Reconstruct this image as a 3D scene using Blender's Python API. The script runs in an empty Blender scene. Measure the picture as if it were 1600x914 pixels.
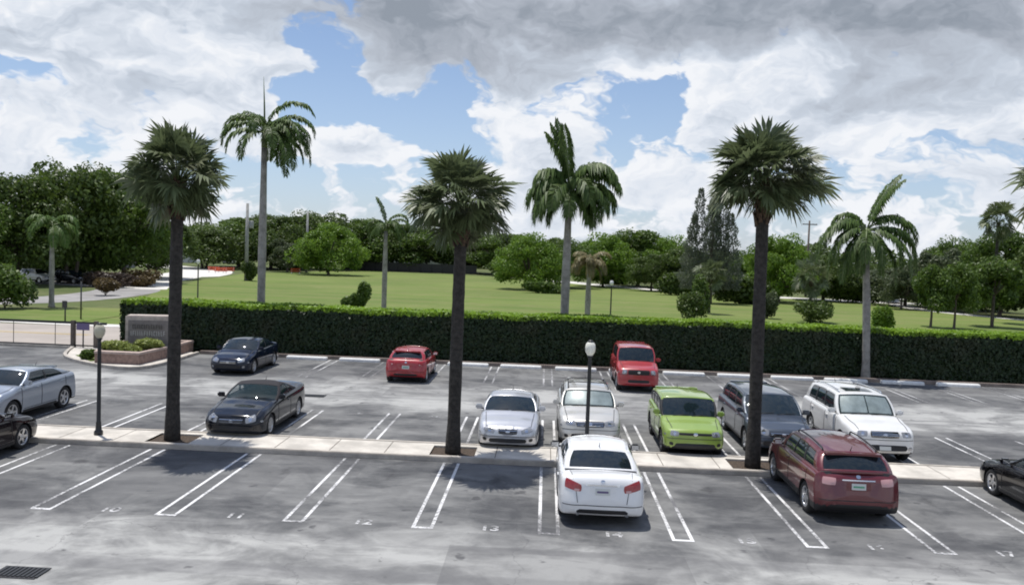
import bpy, bmesh, math, random
import numpy as np
from mathutils import Vector, Matrix
from mathutils.bvhtree import BVHTree

R = math.radians
SC = bpy.context.scene
COL = SC.collection
random.seed(7)

# ------------------------------------------------------------------ camera
F, VX, VY, ROLL, CAMH = 1300.0, 855.0, 395.0, 0.038, 5.75      # photo is 1600 x 914
cy = Vector(((VX - 800) / F, (457 - VY) / F, -1)).normalized()
cz = Vector((math.sin(ROLL), math.cos(ROLL), 0)); cz = (cz - cy * cz.dot(cy)).normalized()
cx = cy.cross(cz)
CM = Matrix((cx, cy, cz))                                        # camera axes -> world axes
cam_data = bpy.data.cameras.new('camera')
cam = bpy.data.objects.new('camera', cam_data); COL.objects.link(cam)
cam_data.sensor_width = 36; cam_data.lens = F / 1600 * 36
cam_data.clip_start = 0.1; cam_data.clip_end = 3000
m = CM.to_4x4(); m.translation = Vector((0, 0, CAMH)); cam.matrix_world = m
SC.camera = cam

def ray(px, py): return CM @ Vector(((px - 800) / F, (457 - py) / F, -1))
def G(px, py, z=0.0):
    d = ray(px, py); t = (z - CAMH) / d.z
    return (d.x * t, d.y * t)
def at(px, py, Y):
    d = ray(px, py); t = Y / d.y
    return (d.x * t, CAMH + d.z * t)
def azel(px, py):
    d = ray(px, py).normalized()
    return math.atan2(d.x, d.y), math.asin(d.z)

# ------------------------------------------------------------------ exposure, sun, sky
SC.view_settings.view_transform = 'Standard'; SC.view_settings.look = 'None'
SC.view_settings.gamma = 1; SC.view_settings.exposure = 0.0
SC.view_settings.use_curve_mapping = False
SC.cycles.max_bounces = 6; SC.cycles.transparent_max_bounces = 12
SC.cycles.filter_width = 1.9; SC.cycles.diffuse_bounces = 2; SC.cycles.glossy_bounces = 3
SUN_EL = R(75); sun_to = Vector((-.70 * math.cos(SUN_EL), .71 * math.cos(SUN_EL), math.sin(SUN_EL))).normalized()
sl = bpy.data.lights.new('sun', 'SUN'); sl.energy = 4.4; sl.angle = R(.5); sl.color = (1, .96, .9)
sun = bpy.data.objects.new('sun', sl); COL.objects.link(sun)
sun.rotation_euler = (-sun_to).to_track_quat('-Z', 'Y').to_euler()

class NT:
    """small helper for node expressions"""
    def __init__(s, tree): s.t = tree; s.n = tree.nodes; s.l = tree.links
    def new(s, typ, **kw):
        n = s.n.new(typ)
        for k, v in kw.items(): setattr(n, k, v)
        return n
    def put(s, sock, v):
        if hasattr(v, 'is_linked') or isinstance(v, bpy.types.NodeSocket): s.l.new(v, sock)
        else:
            try: sock.default_value = v
            except Exception: sock.default_value = (v[0], v[1], v[2], 1) if len(v) == 3 else v
    def m(s, op, a, b=0.0, c=0.0, clamp=False):
        n = s.new('ShaderNodeMath', operation=op, use_clamp=clamp)
        s.put(n.inputs[0], a); s.put(n.inputs[1], b); s.put(n.inputs[2], c); return n.outputs[0]
    def vm(s, op, a, b=(0, 0, 0)):
        n = s.new('ShaderNodeVectorMath', operation=op); s.put(n.inputs[0], a); s.put(n.inputs[1], b); return n.outputs[0]
    dim = '3D'
    def noise(s, vec, scale, detail=4, rough=.5, dist=0.0, col=False):
        n = s.new('ShaderNodeTexNoise', noise_dimensions=s.dim); s.put(n.inputs['Vector'], vec)
        n.inputs['Scale'].default_value = scale; n.inputs['Detail'].default_value = detail
        n.inputs['Roughness'].default_value = rough; n.inputs['Distortion'].default_value = dist
        return n.outputs['Color' if col else 'Fac']
    def ss(s, v, a, b, lo=0.0, hi=1.0):
        n = s.new('ShaderNodeMapRange', interpolation_type='SMOOTHSTEP')
        s.put(n.inputs[0], v); n.inputs[1].default_value = a; n.inputs[2].default_value = b
        n.inputs[3].default_value = lo; n.inputs[4].default_value = hi; return n.outputs[0]
    def mix(s, f, a, b):
        n = s.new('ShaderNodeMix', data_type='RGBA'); s.put(n.inputs[0], f)
        for sk, v in ((n.inputs[6], a), (n.inputs[7], b)):
            if isinstance(v, bpy.types.NodeSocket): s.l.new(v, sk)
            else: sk.default_value = (v[0], v[1], v[2], 1)
        return n.outputs[2]

world = bpy.data.worlds.new('World'); SC.world = world; world.use_nodes = True
w = NT(world.node_tree); w.dim = '2D'
for n in list(w.n): w.n.remove(n)
sky = w.new('ShaderNodeTexSky', sky_type='NISHITA', sun_disc=False)
sky.sun_elevation = SUN_EL; sky.sun_rotation = math.atan2(sun_to.x, sun_to.y)
sky.air_density = 1.0; sky.dust_density = .6; sky.ozone_density = 1.6
tc = w.new('ShaderNodeTexCoord'); DIR = tc.outputs['Generated']
sep = w.new('ShaderNodeSeparateXYZ'); w.l.new(DIR, sep.inputs[0])
AZ = w.m('ARCTAN2', sep.outputs[0], sep.outputs[1]); EL = w.m('ARCSINE', sep.outputs[2])
comb = w.new('ShaderNodeCombineXYZ'); w.l.new(AZ, comb.inputs[0]); w.l.new(w.m('MULTIPLY', EL, 1.7), comb.inputs[1])
P0 = comb.outputs[0]
warp = w.vm('SUBTRACT', w.noise(P0, 7, 4, .6, col=True), (.5, .5, .5))
sc_ = w.new('ShaderNodeVectorMath', operation='SCALE'); w.l.new(warp, sc_.inputs[0]); sc_.inputs['Scale'].default_value = .13
P1 = w.vm('ADD', P0, sc_.outputs[0])
wsep = w.new('ShaderNodeSeparateXYZ'); w.l.new(P1, wsep.inputs[0])
WAZ = wsep.outputs[0]; WEL = w.m('DIVIDE', wsep.outputs[1], 1.7)
def blobs(lst):
    tot = None
    for (px, py, rx, ry, a) in lst:          # centre and radii in photo pixels -> true directions
        a0, e0 = azel(px, py); sx = rx / F; sy = ry / F
        u = w.m('DIVIDE', w.m('SUBTRACT', WAZ, a0), sx); v = w.m('DIVIDE', w.m('SUBTRACT', WEL, e0), sy)
        q = w.m('ADD', w.m('MULTIPLY', u, u), w.m('MULTIPLY', v, v))
        g = w.m('MULTIPLY', w.m('EXPONENT', w.m('MULTIPLY', q, -1.0)), a)
        tot = g if tot is None else w.m('ADD', tot, g)
    return tot
holes = blobs([(35, 118, 60, 26, -.34), (600, 175, 95, 42, -.42), (510, 120, 40, 42, -.30), (690, 225, 50, 40, -.22), (480, 240, 36, 55, -.2),
               (1040, 160, 62, 32, -.38), (1400, 255, 80, 36, -.20), (1490, 222, 60, 28, -.18), (590, 300, 110, 36, -.2), (1250, 320, 90, 30, -.14),
               (200, 235, 80, 22, -.14), (1000, 330, 60, 30, -.10), (20, 230, 30, 18, -.16),
               (590, 232, 62, 26, .34), (850, 215, 90, 60, .16), (1180, 150, 120, 60, .2), (985, 108, 80, 26, .18), (300, 100, 240, 80, .10),
               (950, -40, 700, 110, .35), (1545, 285, 30, 26, .22), (1310, 165, 160, 35, .22), (140, 160, 90, 40, .16), (60, 30, 130, 50, .25), (330, 230, 110, 36, .10), (1150, 250, 110, 60, .14), (880, 260, 120, 60, .08), (1560, 20, 120, 60, .25), (1560, 160, 90, 24, .14), (640, 60, 90, 50, .30), (420, 90, 60, 40, .10), (960, 60, 200, 40, .15), (265, 130, 90, 45, .24), (1330, 60, 60, 40, .3), (1540, 60, 60, 30, .2), (30, 225, 60, 30, .12)])
def puff(vec, sc0, det):                       # rounded cauliflower heads
    n = w.new('ShaderNodeTexVoronoi', feature='F1', normalize=True, voronoi_dimensions='2D')
    w.l.new(vec, n.inputs['Vector']); n.inputs['Scale'].default_value = sc0; n.inputs['Detail'].default_value = det
    n.inputs['Roughness'].default_value = .55; n.inputs['Lacunarity'].default_value = 2.3
    return w.m('SUBTRACT', 1.0, n.outputs['Distance'])
def field(vec):
    return w.m('ADD', w.m('MULTIPLY', w.noise(vec, 6.2, 5, .57), 1.30), w.m('MULTIPLY', puff(vec, 14.0, 3), .66))
nz = field(P1); up = w.vm('ADD', P1, (-.010, .022, 0)); nz2 = field(up)
low = w.m('MULTIPLY', w.ss(EL, .26, .06), .085)
dens = w.m('ADD', w.m('ADD', nz, low), w.m('MULTIPLY', holes, 1.25))
cover = w.ss(dens, 1.045, 1.19)
dark = blobs([(640, 75, 170, 60, .80), (560, 20, 200, 45, .5), (1010, 45, 180, 42, .5), (1180, 30, 200, 60, .55), (1480, 80, 190, 70, .65),
              (820, 110, 130, 30, .40), (1400, 10, 260, 50, .4), (290, 160, 70, 16, .30), (60, 60, 120, 30, .22), (780, 10, 200, 30, .5),
              (1450, 150, 150, 30, .35), (380, 40, 90, 22, .2), (860, 290, 160, 50, .10), (500, -160, 700, 110, .5), (1300, -160, 700, 110, .5)])
bright = blobs([(985, 110, 70, 32, .30), (1180, 120, 90, 45, .26), (590, 225, 60, 22, .15), (830, 190, 80, 50, .15), (1520, 150, 100, 18, .25), (340, 70, 120, 60, .10), (1260, 60, 60, 40, .18)])
edge = w.m('MULTIPLY', w.ss(dens, 1.15, 1.55), -.18)                     # thick cores are a little greyer than the lit rims
shade = w.m('ADD', w.m('ADD', w.m('MULTIPLY', w.m('SUBTRACT', nz, nz2), 1.0), edge), w.m('SUBTRACT', w.m('ADD', bright, .92), w.m('MULTIPLY', dark, .62)))
shade = w.m('ADD', shade, w.m('MULTIPLY', w.m('SUBTRACT', w.noise(P1, 7, 4, .5), .5), .30), clamp=True)
ramp = w.new('ShaderNodeValToRGB'); w.l.new(shade, ramp.inputs[0])
e = ramp.color_ramp.elements
e[0].position = 0.0; e[0].color = (.29, .33, .39, 1); e[1].position = 1.0; e[1].color = (.90, .92, .96, 1)
for p, c in ((.30, (.43, .47, .54, 1)), (.60, (.57, .63, .72, 1)), (.80, (.74, .79, .87, 1))):
    x = ramp.color_ramp.elements.new(p); x.color = c
skyc = w.new('ShaderNodeVectorMath', operation='MULTIPLY'); w.l.new(sky.outputs[0], skyc.inputs[0]); skyc.inputs[1].default_value = (.105, .108, .118)
# thin haze of high cloud everywhere, thickening to the horizon
thin = w.ss(EL, .0, .28, .42, .08)
base = w.mix(thin, skyc.outputs[0], (.56, .69, .92))
skymix = w.mix(w.m('MULTIPLY', w.m('MULTIPLY', cover, w.ss(EL, -.02, .03)), w.ss(EL, .42, .75, 1.0, .25)), base, ramp.outputs[0])  # clouds thinned overhead, above the view, to dim the ambient light
bg = w.new('ShaderNodeBackground'); w.l.new(skymix, bg.inputs[0]); bg.inputs[1].default_value = 1.0
wo = w.new('ShaderNodeOutputWorld'); w.l.new(bg.outputs[0], wo.inputs[0])
world.cycles.sampling_method = 'MANUAL'; world.cycles.sample_map_resolution = 512

# ------------------------------------------------------------------ materials
def mat(name, base=(.5, .5, .5), rough=.6, metal=0.0, spec=.5, coat=0.0, alpha=1.0, var=0.0, vscale=3.0, bump=0.0, bscale=20.0, fleck=False):
    mt = bpy.data.materials.new(name); mt.use_nodes = True
    t = NT(mt.node_tree); b = t.n['Principled BSDF']
    b.inputs['Base Color'].default_value = (*base, 1); b.inputs['Roughness'].default_value = rough
    b.inputs['Metallic'].default_value = metal; b.inputs['Specular IOR Level'].default_value = spec
    b.inputs['Coat Weight'].default_value = coat; b.inputs['Coat Roughness'].default_value = .04
    b.inputs['Alpha'].default_value = alpha
    if var or bump:
        co = t.new('ShaderNodeTexCoord').outputs['Object']
        if var:
            n = t.noise(co, vscale, 6, .6)
            f = t.ss(n, .3, .7)
            t.l.new(t.mix(f, tuple(c * (1 - var) for c in base), tuple(min(1, c * (1 + var)) for c in base)), b.inputs['Base Color'])
        if bump:
            bn = t.new('ShaderNodeBump'); bn.inputs['Strength'].default_value = bump; bn.inputs['Distance'].default_value = .05
            t.l.new(t.noise(co, bscale, 6, .6), bn.inputs['Height']); t.l.new(bn.outputs[0], b.inputs['Normal'])
    return mt

def leaf_mat(name, c1, c2, trans=.35, c3=None, rough=.5):
    mt = bpy.data.materials.new(name); mt.use_nodes = True
    t = NT(mt.node_tree)
    for n in list(t.n): t.n.remove(n)
    ge = t.new('ShaderNodeNewGeometry'); rnd = ge.outputs['Random Per Island']
    co = t.new('ShaderNodeTexCoord').outputs['Object']
    col = t.mix(rnd, c1, c2)
    if c3: col = t.mix(t.ss(t.noise(co, .8, 3, .5), .5, .68), col, c3)
    p = t.new('ShaderNodeBsdfPrincipled'); t.l.new(col, p.inputs['Base Color']); p.inputs['Roughness'].default_value = rough
    p.inputs['Specular IOR Level'].default_value = .35
    tr = t.new('ShaderNodeBsdfTranslucent')
    t.l.new(t.mix(.5, col, tuple(min(1, c * 1.6) for c in c2)), tr.inputs[0])
    mx = t.new('ShaderNodeMixShader'); mx.inputs[0].default_value = trans
    t.l.new(p.outputs[0], mx.inputs[1]); t.l.new(tr.outputs[0], mx.inputs[2])
    o = t.new('ShaderNodeOutputMaterial'); t.l.new(mx.outputs[0], o.inputs[0])
    return mt

def asphalt_mat(name, stalls):
    """aged asphalt: dark sealed bays, pale worn driving lanes, streaky wear"""
    mt = bpy.data.materials.new(name); mt.use_nodes = True
    t = NT(mt.node_tree); b = t.n['Principled BSDF']
    co = t.new('ShaderNodeTexCoord').outputs['Object']
    s = t.new('ShaderNodeSeparateXYZ'); t.l.new(co, s.inputs[0])
    Yc = t.m('ADD', s.outputs[1], t.m('MULTIPLY', t.m('SUBTRACT', t.noise(co, .35, 4, .6), .5), 3.4))
    lane = None
    for (a0, a1, b0, b1) in stalls:            # smooth band a0..a1 rising, b0..b1 falling
        g = t.m('MULTIPLY', t.ss(Yc, a0, a1), t.ss(Yc, b0, b1, 1.0, 0.0))
        lane = g if lane is None else t.m('MAXIMUM', lane, g)
    big = t.noise(co, .32, 7, .62, 0.6); mid = t.noise(co, 1.5, 6, .65, .5)
    mp = t.new('ShaderNodeMapping'); t.l.new(co, mp.inputs[0]); mp.inputs['Rotation'].default_value = (0, 0, .25); mp.inputs['Scale'].default_value = (.45, 1.2, 1)
    streak = t.noise(mp.outputs[0], 1.0, 6, .65, .8)
    v = t.m('ADD', t.m('ADD', t.m('MULTIPLY', lane, .34), .05), t.m('MULTIPLY', t.ss(big, .40, .60), .50))
    v = t.m('ADD', v, t.m('MULTIPLY', t.ss(streak, .42, .66), .34))
    v = t.m('ADD', v, t.m('MULTIPLY', t.m('SUBTRACT', mid, .5), .80))
    v = t.m('MULTIPLY', v, t.m('ADD', t.m('MULTIPLY', lane, .50), .54), clamp=True)
    col = t.mix(v, (.046, .048, .053), (.40, .40, .385))
    fine = t.noise(co, 60, 3, .7)
    col = t.mix(t.ss(fine, .35, .75, 0, .35), col, (.22, .22, .22))
    # oil drips and tar crack lines
    vo = t.new('ShaderNodeTexVoronoi', feature='DISTANCE_TO_EDGE'); 
    t.l.new(t.vm('ADD', co, t.vm('SUBTRACT', t.noise(co, 1.2, 4, .6, col=True), (.5, .5, .5))), vo.inputs['Vector']); vo.inputs['Scale'].default_value = .16
    crack = t.ss(vo.outputs['Distance'], .0, .0030, .35, 0.0)
    col = t.mix(crack, col, (.04, .04, .045))
    oil = t.ss(t.noise(co, 1.6, 3, .5), .66, .72, 0, .7)
    col = t.mix(oil, col, (.05, .05, .055))
    px_ = t.m('FRACT', t.m('DIVIDE', t.m('SUBTRACT', s.outputs[0], .25), 2.665)); ux = t.m('ABSOLUTE', t.m('SUBTRACT', px_, .5))
    uy = t.m('ABSOLUTE', t.m('SUBTRACT', s.outputs[1], 20.6)); dd = t.m('ADD', t.m('MULTIPLY', ux, 2.6), t.m('MULTIPLY', uy, .55)); dd = t.m('ADD', dd, t.m('MULTIPLY', t.noise(co, 2.2, 5, .7), .9))
    col = t.mix(t.ss(dd, .45, .75, .65, 0.0), col, (.035, .035, .038))
    # tyre tracks running along the lanes
    tm_ = t.new('ShaderNodeMapping'); t.l.new(co, tm_.inputs[0]); tm_.inputs['Scale'].default_value = (.03, 1.1, 1)
    track = t.m('MULTIPLY', t.ss(t.noise(tm_.outputs[0], 1.0, 3, .5), .52, .64), t.m('MULTIPLY', lane, .38)); col = t.mix(track, col, (.13, .13, .135))
    # repaired patches with straight edges
    br = t.new('ShaderNodeTexBrick'); br.offset = .37; t.l.new(co, br.inputs['Vector']); br.inputs['Scale'].default_value = .11; br.inputs['Mortar Size'].default_value = .0
    br.inputs['Color1'].default_value = (0, 0, 0, 1); br.inputs['Color2'].default_value = (1, 1, 1, 1); br.inputs['Bias'].default_value = .0
    bw = t.new('ShaderNodeRGBToBW'); t.l.new(br.outputs[0], bw.inputs[0]); col = t.mix(t.ss(bw.outputs[0], .78, .80, 0, .30), col, (.07, .07, .075))
    t.l.new(col, b.inputs['Base Color']); b.inputs['Roughness'].default_value = .85; b.inputs['Specular IOR Level'].default_value = .3
    bn = t.new('ShaderNodeBump'); bn.inputs['Strength'].default_value = .5; bn.inputs['Distance'].default_value = .01
    t.l.new(t.noise(co, 45, 4, .7), bn.inputs['Height']); t.l.new(bn.outputs[0], b.inputs['Normal'])
    return mt

def grass_mat(name, c1, c2, c3):
    mt = bpy.data.materials.new(name); mt.use_nodes = True
    t = NT(mt.node_tree); b = t.n['Principled BSDF']
    co = t.new('ShaderNodeTexCoord').outputs['Object']
    col = t.mix(t.ss(t.noise(co, .05, 6, .6), .35, .65), c1, c2)
    col = t.mix(t.ss(t.noise(co, .35, 6, .7), .50, .75, 0, .7), col, c3)
    col = t.mix(t.ss(t.noise(co, 6, 4, .7), .35, .7, 0, .35), col, c1)
    mw = t.new('ShaderNodeMapping'); t.l.new(co, mw.inputs[0]); mw.inputs['Rotation'].default_value = (0, 0, .12); mw.inputs['Scale'].default_value = (.02, .45, 1)
    col = t.mix(t.ss(t.noise(mw.outputs[0], 1, 2, .5), .44, .56, 0, .30), col, c3)
    col = t.mix(t.ss(t.noise(co, .12, 5, .7), .60, .72, 0, .5), col, (.26, .235, .13))
    t.l.new(col, b.inputs['Base Color']); b.inputs['Roughness'].default_value = .9; b.inputs['Specular IOR Level'].default_value = .15
    bn = t.new('ShaderNodeBump'); bn.inputs['Strength'].default_value = .8; bn.inputs['Distance'].default_value = .06
    t.l.new(t.noise(co, 9, 5, .75), bn.inputs['Height']); t.l.new(bn.outputs[0], b.inputs['Normal'])
    return mt

def worn_paint(name, c, under=(.13, .13, .135), th=.42):
    mt = bpy.data.materials.new(name); mt.use_nodes = True
    t = NT(mt.node_tree); b = t.n['Principled BSDF']
    co = t.new('ShaderNodeTexCoord').outputs['Object']
    f = t.m('ADD', t.m('MULTIPLY', t.noise(co, .33, 5, .65), .62), t.m('MULTIPLY', t.noise(co, 14, 5, .7), .38))
    t.l.new(t.mix(t.ss(f, th - .05, th + .08), under, c), b.inputs['Base Color']); b.inputs['Roughness'].default_value = .8
    return mt

M = dict(
    asphalt=asphalt_mat('asphalt', [(12, 16.5, 16.6, 16.9)[:4] if False else (-30, -29, 15.2, 17.6), (28.2, 30.6, 33.6, 36.2)]),
    paint_white=worn_paint('line_paint', (.70, .70, .70), th=.47),
    paint_number=worn_paint('number_paint', (.60, .60, .60), th=.485),
    paint_faint=worn_paint('line_paint_faded', (.55, .55, .55), th=.515),
    concrete=mat('concrete', (.55, .515, .46), .9, var=.22, vscale=1.1, bump=.3, bscale=30),
    kerb=mat('kerb_concrete', (.42, .385, .34), .9, var=.2, vscale=2.5, bump=.3),
    brownkerb=mat('kerb_brown', (.23, .19, .165), .9, var=.25, vscale=2, bump=.3),
    stopwhite=mat('wheel_stop_paint', (.76, .76, .74), .8, var=.1, vscale=5),
    mulch=mat('mulch', (.07, .05, .035), .95, var=.4, vscale=12, bump=.8),
    lawn=grass_mat('lawn_grass', (.110, .165, .038), (.160, .210, .055), (.24, .225, .10)),
    ground=grass_mat('rough_grass', (.075, .105, .035), (.11, .14, .05), (.18, .17, .09)),
    path=mat('path_concrete', (.62, .60, .56), .9, var=.1, vscale=.5),
    road=mat('road_surface', (.36, .32, .285), .9, var=.12, vscale=.3),
    drive=mat('drive_surface', (.27, .26, .25), .9, var=.2, vscale=.3),
    yellow=mat('yellow_line_paint', (.55, .40, .12), .8),
    trunk_sabal=mat('palm_bark', (.040, .036, .032), .95, var=.4, vscale=9, bump=1, bscale=14),
    boots=mat('palm_boots', (.085, .055, .036), .95, var=.5, vscale=14, bump=1, bscale=12),
    trunk_royal=mat('smooth_palm_bark', (.27, .26, .24), .9, var=.28, vscale=3, bump=.4, bscale=8),
    shaft=mat('crownshaft', (.12, .16, .06), .5, var=.2),
    bark=mat('tree_bark', (.11, .09, .075), .95, var=.35, vscale=5, bump=1, bscale=10),
    sabal=leaf_mat('fan_leaf', (.046, .066, .028), (.140, .175, .082), .25, (.17, .18, .11), .42),
    pinnate=leaf_mat('feather_leaf', (.045, .085, .020), (.120, .185, .048), .32),
    pinnate_dry=leaf_mat('feather_leaf_dry', (.15, .14, .06), (.24, .20, .10), .3),
    pinnate_bright=leaf_mat('feather_leaf_bright', (.05, .12, .02), (.13, .20, .05), .35),
    leaf_dark=leaf_mat('leaf_dark', (.040, .070, .014), (.100, .150, .028), .3),
    leaf_mid=leaf_mat('leaf_mid', (.048, .090, .015), (.115, .180, .030), .32),
    leaf_bright=leaf_mat('leaf_bright', (.075, .155, .014), (.160, .255, .030), .35),
    leaf_olive=leaf_mat('leaf_olive', (.055, .080, .034), (.100, .125, .058), .3),
    leaf_pine=leaf_mat('leaf_pine', (.09, .11, .08), (.16, .18, .135), .2),
    leaf_hedge=leaf_mat('leaf_hedge', (.009, .022, .006), (.020, .042, .010), .08, (.026, .036, .013)),  # hedge faces: their shade is put into the near-black leaf colour
    leaf_hedge_new=leaf_mat('leaf_hedge_new', (.12, .22, .010), (.24, .38, .03), .3, (.06, .10, .02)),  # hedge top: new growth, with sunlight put into its colour too
    leaf_yellow=leaf_mat('leaf_yellow', (.16, .21, .04), (.32, .36, .10), .3),
    leaf_rust=leaf_mat('leaf_rust', (.06, .04, .018), (.14, .10, .035), .25),
    leaf_purple=leaf_mat('leaf_purple', (.045, .03, .026), (.09, .065, .045), .25),
    hedge_core=mat('hedge_core', (.012, .022, .008), .95),
    black_metal=mat('black_metal', (.018, .020, .022), .45),
    grey_pole=mat('grey_pole', (.30, .30, .29), .8, var=.15),
    wood_pole=mat('wood_pole', (.12, .10, .085), .9, var=.2),
    globe_dull=mat('lamp_globe_yellowed', (.50, .47, .36), .35, coat=.3),
    globe=mat('lamp_globe', (.80, .79, .70), .25, coat=.5),
    stone=mat('sign_stone', (.44, .385, .34), .9, var=.18, vscale=4, bump=.5, bscale=12),
    stone_dark=mat('sign_panel_stone', (.20, .18, .17), .85, var=.15, vscale=4),
    letters=mat('sign_letters', (.50, .48, .46), .6),
    letters_dark=mat('sign_letters_dark', (.07, .065, .06), .6),
    brick=mat('planter_brick', (.27, .185, .155), .9, var=.25, vscale=6, bump=.4),
    brickcap=mat('planter_cap', (.42, .33, .29), .9, var=.15, vscale=6),
    tyre=mat('tyre_rubber', (.018, .018, .019), .85),
    rim=mat('rim_alloy', (.55, .56, .58), .28, metal=.85),
    rim_dark=mat('rim_dark', (.13, .13, .14), .35, metal=.8),
    plastic=mat('dark_plastic', (.016, .016, .018), .55),
    chrome=mat('chrome', (.75, .76, .78), .15, metal=1.0),
    cabin=mat('cabin_trim', (.05, .05, .055), .85),
    cabin_tan=mat('cabin_trim_tan', (.22, .19, .15), .85),
    glass=mat('car_glass', (.012, .022, .028), .015, spec=.9, alpha=.88),
    glass_rear=mat('car_glass_tinted', (.010, .016, .020), .02, spec=.8, alpha=.96),
    glass_clear=mat('car_glass_clear', (.03, .06, .065), .015, spec=.8, alpha=.42),
    sunshade=mat('sunshade_foil', (.70, .80, .80), .35, metal=.15, var=.25, vscale=2.2),
    lamp_clear=mat('headlamp_lens', (.30, .31, .33), .12, metal=.3, coat=1),
    lamp_red=mat('taillamp_lens', (.30, .006, .010), .12, coat=1),
    lamp_pale=mat('taillamp_pale', (.55, .30, .30), .12, coat=1),
    plate=mat('plate', (.62, .64, .62), .5),
    plate_green=mat('plate_mark', (.12, .35, .22), .5),
    orange=mat('barrier_orange', (.60, .10, .04), .6), white=mat('white_enamel', (.75, .75, .75), .5, var=.06),
    purple=mat('sign_purple', (.14, .11, .22), .6), soft_top=mat('soft_top_fabric', (.022, .02, .024), .9, bump=.3),
    wall_pale=mat('pale_render', (.55, .55, .53), .9, var=.1, vscale=.3), dark_window=mat('dark_window', (.03, .035, .04), .1),
    drain=mat('drain_iron', (.035, .035, .04), .7, metal=.3),
)
def paint(name, c, metal=.0, rough=.38, coat=1.0): return mat('paint_' + name, c, rough, metal=metal, spec=.5 if rough > .2 else .12, coat=coat, var=.03, vscale=1.2)
P = dict(
    white=paint('white', (.78, .785, .79)), pearl=paint('pearl', (.74, .74, .73)), champagne=paint('champagne', (.55, .54, .51), .35),
    silver=paint('silver', (.56, .57, .60), .55, .32), bluesilver=paint('blue_silver', (.33, .37, .43), .5, .32),
    navy=paint('navy', (.008, .013, .030), .0, .15, .8), charcoal=paint('charcoal', (.008, .010, .016), .0, .15, .8), black=paint('black', (.005, .005, .007), .0, .15, .8),
    red=paint('red', (.36, .010, .018)), brick=paint('brick_red', (.38, .030, .035)), maroon=paint('maroon', (.12, .012, .018), .1, .32),
    green=paint('lime', (.245, .355, .060)), slate=paint('slate', (.060, .075, .100), .3, .32), wine=paint('wine', (.012, .007, .009), .0, .15, .8))

# ------------------------------------------------------------------ mesh + object helpers
class MB:
    def __init__(s): s.v = []; s.f = []; s.m = []; s.smooth = []
    def add(s, vs, fs, mi=0, smooth=True):
        o = len(s.v); s.v += [tuple(v) for v in vs]
        for f in fs: s.f.append(tuple(i + o for i in f)); s.m.append(mi); s.smooth.append(smooth)
        return s
    def quad(s, a, b, c, d, mi=0): return s.add([a, b, c, d], [(0, 1, 2, 3)], mi, False)
    def box(s, x0, x1, y0, y1, z0, z1, mi=0, bev=0.0, mtx=None):
        if bev <= 0:
            vs = [(x, y, z) for x in (x0, x1) for y in (y0, y1) for z in (z0, z1)]
            fs = [(0, 1, 3, 2), (4, 6, 7, 5), (0, 4, 5, 1), (2, 3, 7, 6), (0, 2, 6, 4), (1, 5, 7, 3)]
        else:
            b = min(bev, (x1 - x0) * .45, (y1 - y0) * .45, (z1 - z0) * .45)
            bm = bmesh.new(); bmesh.ops.create_cube(bm, size=1)
            for v in bm.verts: v.co = Vector(((x0 + x1) / 2 + v.co.x * (x1 - x0), (y0 + y1) / 2 + v.co.y * (y1 - y0), (z0 + z1) / 2 + v.co.z * (z1 - z0)))
            bmesh.ops.bevel(bm, geom=bm.edges[:], offset=b, segments=2, affect='EDGES')
            bm.verts.ensure_lookup_table(); bm.verts.index_update()
            vs = [v.co[:] for v in bm.verts]; fs = [[v.index for v in f.verts] for f in bm.faces]; bm.free()
        if mtx is not None: vs = [(mtx @ Vector(v))[:] for v in vs]
        return s.add(vs, fs, mi, False)
    def tube(s, pts, rads, n=8, mi=0, caps=True, smooth=True):
        rings = []; pts = [Vector(p) for p in pts]
        for i, p in enumerate(pts):
            d = (pts[min(i + 1, len(pts) - 1)] - pts[max(i - 1, 0)]).normalized()
            u = d.orthogonal().normalized() if abs(d.z) < .9 else Vector((1, 0, 0)); u = (u - d * u.dot(d)).normalized(); v2 = d.cross(u)
            rings.append([p + (u * math.cos(2 * math.pi * k / n) + v2 * math.sin(2 * math.pi * k / n)) * rads[i] for k in range(n)])
        vs = [v for r in rings for v in r]; fs = []
        for i in range(len(rings) - 1):
            for k in range(n): fs.append((i * n + k, i * n + (k + 1) % n, (i + 1) * n + (k + 1) % n, (i + 1) * n + k))
        if caps: fs.append(tuple(range(n - 1, -1, -1))); fs.append(tuple((len(rings) - 1) * n + k for k in range(n)))
        return s.add(vs, fs, mi, smooth)
    def lathe(s, prof, n=16, mi=0, axis='z', c=(0, 0, 0)):
        vs = []
        for (r, h) in prof:
            for k in range(n):
                a = 2 * math.pi * k / n; x, y = r * math.cos(a), r * math.sin(a)
                vs.append((c[0] + x, c[1] + y, c[2] + h) if axis == 'z' else (c[0] + x, c[1] + h, c[2] + y))
        fs = [(i * n + k, i * n + (k + 1) % n, (i + 1) * n + (k + 1) % n, (i + 1) * n + k) for i in range(len(prof) - 1) for k in range(n)]
        return s.add(vs, fs, mi, True)
    def mesh(s, name, mats):
        me = bpy.data.meshes.new(name); me.from_pydata(s.v, [], s.f)
        for mt in mats: me.materials.append(mt)
        me.polygons.foreach_set('material_index', s.m); me.polygons.foreach_set('use_smooth', s.smooth)
        me.update(); return me
    def build(s, name, mats, parent=None, loc=None):
        if not isinstance(mats, (list, tuple)): mats = [mats]
        o = bpy.data.objects.new(name, s.mesh(name, mats)); COL.objects.link(o)
        if parent: o.parent = parent
        if loc: o.location = loc
        return o
def tag(o, label=None, cat=None, group=None, kind=None):
    if label: o['label'] = label
    if cat: o['category'] = cat
    if group: o['group'] = group
    if kind: o['kind'] = kind
    return o
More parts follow.
